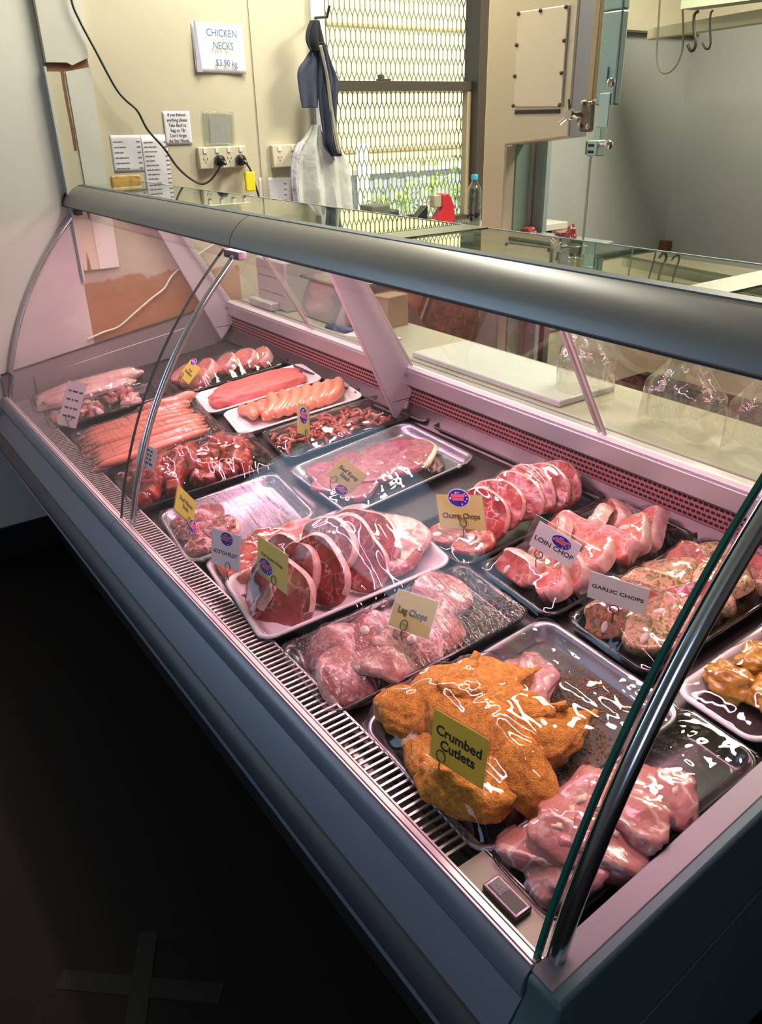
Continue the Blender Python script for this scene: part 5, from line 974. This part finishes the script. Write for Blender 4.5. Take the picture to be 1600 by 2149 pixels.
# ------------------------------------------------------------------ price tickets
yel = paperize(mat('yellow_card', (.72, .66, .13), .5)); yel2 = paperize(mat('pale_yellow_card', (.78, .74, .32), .5)); wc = paperize(mat('white_card', (.88, .86, .92), .5)); clr = glassmat('card_sleeve', (.93, .92, .92), 1.45, .08, .03, milky=.05)
wire = mat('ring_wire', (.16, .15, .13), .3, .9); badge_b = mat('badge_blue', (.015, .02, .36), .4); badge_p = mat('badge_pink', (.80, .16, .24), .4); badge_w = mat('badge_white', (.8, .8, .9), .4)
tk = [
('S1', [-2.6151, 0.6019, 0.5988], [.30, .85, -.38], [-.04, .30, .979], .058, .150, wc, '', None, (.0, -.3), 'white', 'tall folded white price card at the far end, seen edge on'),
('S2', [-2.6855, 1.0477, .6089], [.978, .019, -.206], [.137, .686, .714], .0811, .0719, yel, 'Pork\nMedallions', (-.20, .52, .48), (-.3, -.40), 'yellow', 'bright yellow Pork Medallions ticket at the far back'),
('S3', [-1.9288, 1.0839, .6308], [-.564, .696, -.443], [-.368, .269, .89], .1035, .0858, yel2, '', (-.05, .15, .75), (.1, -.42), 'yellow', 'narrow yellow ticket in front of the thick sausages, seen edge on'),
('S4', [-2.0988, .6571, .5715], [.964, .233, -.129], [.046, .332, .942], .0826, .0636, wc, '', None, (0, -.45), 'white', 'small white ticket partly behind the middle chrome support'),
('S5', [-1.7729, .6338, .5465], [-.415, .51, -.753], [-.592, .477, .649], .1145, .0677, yel, 'Beef Minute\nSteak', (.46, -.55, .48), (.2, -.5), 'yellow', 'yellow Beef Minute Steak ticket standing in the small steel tray'),
('S6', [-1.4703, .6029, .5636], [.964, .236, .121], [-.172, .209, .963], .1023, .0827, wc, 'SCOTCH FILLET', (.05, .30, .48), (.12, -.45), 'white', 'white SCOTCH FILLET ticket'),
('S7', [-1.3294, .6461, .5755], [.998, .069, -.01], [.003, .105, .994], .1179, .0923, yel2, 'Pork Scotch Chops', (-.20, -.18, .50), (.1, -.36), 'yellow', 'pale yellow ticket among the big marbled chops, text seen at an angle'),
('S8', [-1.5684, .9974, .6033], [.192, .674, -.713], [.336, .638, .693], .0884, .0652, yel2, 'Beef Rump\nSteak', (.22, -.62, .50), (-.22, -.45), 'yellow', 'tilted yellow Beef Rump Steak ticket'),
('S9', [-1.1948, 1.0604, .626], [.926, .292, .238], [-.258, .031, .966], .1231, .0794, yel2, 'Chump Chops', (.0, .42, .52), (.05, -.30), 'yellow', 'pale yellow Chump Chops ticket'),
('S10', [-.9436, 1.097, .6396], [.878, .355, -.32], [.336, .017, .942], .0978, .0679, wc, 'LOIN CHOP', (.10, .22, .50), (-.22, -.62), 'white', 'white LOIN CHOP ticket in a clear sleeve'),
('S11', [-.755, 1.0627, .632], [.898, .432, -.09], [.211, -.243, .947], .1087, .0751, wc, 'GARLIC CHOPS', None, (.0, -.58), 'white', 'white GARLIC CHOPS ticket in a clear sleeve'),
('S12', [-.995, .7686, .578], [.973, .172, .153], [-.223, .535, .815], .1034, .0724, yel2, 'Leg Chops', None, (-.1, -.36), 'yellow', 'pale yellow Leg Chops ticket'),
('S13', [-.6827, .6152, .5626], [.988, .148, .052], [-.077, .164, .983], .1085, .0863, yel, 'Crumbed\nCutlets', None, (-.27, -.34), 'yellow', 'large yellow Crumbed Cutlets ticket'),
]
for (sid, c, ux, up, w, h, m, body, bd, ring, colr, lab) in tk:
    kk = {'S13': .045, 'S5': .05, 'S8': .045, 'S7': .04, 'S2': .015, 'S3': .02}.get(sid, .025); c = CAM+(Vector(c)-CAM)*(1-kk); w *= 1-kk; h *= 1-kk
    u = Vector(ux).normalized(); v = Vector(up); v = (v-u*u.dot(v)).normalized(); n = u.cross(v); Mx = Matrix((u, v, n)).transposed().to_4x4(); Mx.translation = Vector(c)
    r = link('price_ticket', None, None, lab, 'price ticket', 'price tickets in the meat', M=Mx)
    b = MB(); b.box((-w/2, -h/2, -.0006), (w/2, h/2, .0006)); card = link('card', b.mesh('card', m, False), r)
    sm_ = 1.28 if sid in ('S10', 'S11') else 1.06
    sdx = .008 if sm_ > 1.2 else 0
    b = MB(); b.box((-w/2*sm_, -h/2*sm_-(.018 if sm_ > 1.2 else 0), -.0012), (w/2*sm_+sdx, h/2*sm_, -.0008)); link('clear_sleeve', b.mesh('clear_sleeve', clr, False), r)
    if body:
        lines = body.split('\n'); mx = max(len(s_) for s_ in lines); sz = min(w*.86/(mx*.56), h*.30); yy = {1: 0.0, 2: 0.0}[len(lines)]
        if sid in ('S6', 'S9', 'S10'): yy = -.12*h
        if sid == 'S7': yy = .1*h
        text(r, body, T(0, yy, .0009), sz, ink if sid in ('S10', 'S11', 'S13', 'S6') else mat('brown_ink', (.12, .08, .03), .6), bold=.0006 if sid in ('S13', 'S9', 'S12', 'S5', 'S2', 'S8') else .0003)
    else:
        b = MB()
        for i in range(4):
            y = h*(.30-.19*i)
            x = -w*.36
            while x < w*.3: k = ro.uniform(.006, .016); b.box((x, y-.003, .0007), (x+k, y+.003, .0010)); x += k+.004
        if sid in ('S1', 'S4'): link('handwriting', b.mesh('handwriting', ink, False), r, kind='stuff')
    if bd:
        bx, by, s_ = bd; bx *= w; by *= h; a = w*s_/2*.86; c2 = a*.72; b = MB()
        b.lathe([(1, .0010), (1, .0013)], Matrix.Translation((bx, by, 0)) @ Matrix.Diagonal((a*1.08, c2*1.08, 1, 1)), 28, 2); b.lathe([(1, .0013), (1, .0016)], Matrix.Translation((bx, by, 0)) @ Matrix.Diagonal((a, c2, 1, 1)), 28, 0)
        for row, (x0, x1) in enumerate(((-.72, .62), (-.62, .50))):
            x = x0
            while x < x1: k = min(.15, x1-x); yb = (.10, -.32)[row]; b.box((bx+x*a, by+yb*c2, .0016), (bx+(x+k*.9)*a, by+(yb+.34+.06*((x*50) % 1))*c2, .0019), 1); x += k
        for (x, y, q) in ((-.80, -.05, .10), (.62, .50, .06), (.76, .30, .07), (.82, -.10, .07), (.62, -.40, .06), (.3, -.72, .07), (-.25, .62, .07), (-.1, .64, .05), (.05, .66, .06)): b.lathe([(1, .0016), (1, .0020)], Matrix.Translation((bx+x*a, by+y*c2, 0)) @ Matrix.Diagonal((q*a, q*a, 1, 1)), 10, 2)
        link('oval_sticker', b.mesh('oval_sticker', [badge_b, badge_p, badge_w], False), r, label='oval blue sticker with pink lettering and white stars')
    rx, ry = ring[0]*w, ring[1]*h; rr = .0085; b = MB()
    b.tube([(rx+rr*math.cos(a), ry+rr*1.15*math.sin(a), .0035) for a in [2*math.pi*k/24 for k in range(24)]], .0011, 8, closed=True); Mi = Mx.inverted()
    p0 = Vector((rx, ry-rr*1.15, .0035)); p1 = Mi @ Vector((*(Mx @ p0).xy, (Mx @ p0).z-.024)); b.tube([p0, p0+Vector((0, -.006, .002)), p1], .0011, 8); link('ring_clip', b.mesh('ring_clip', wire), r)
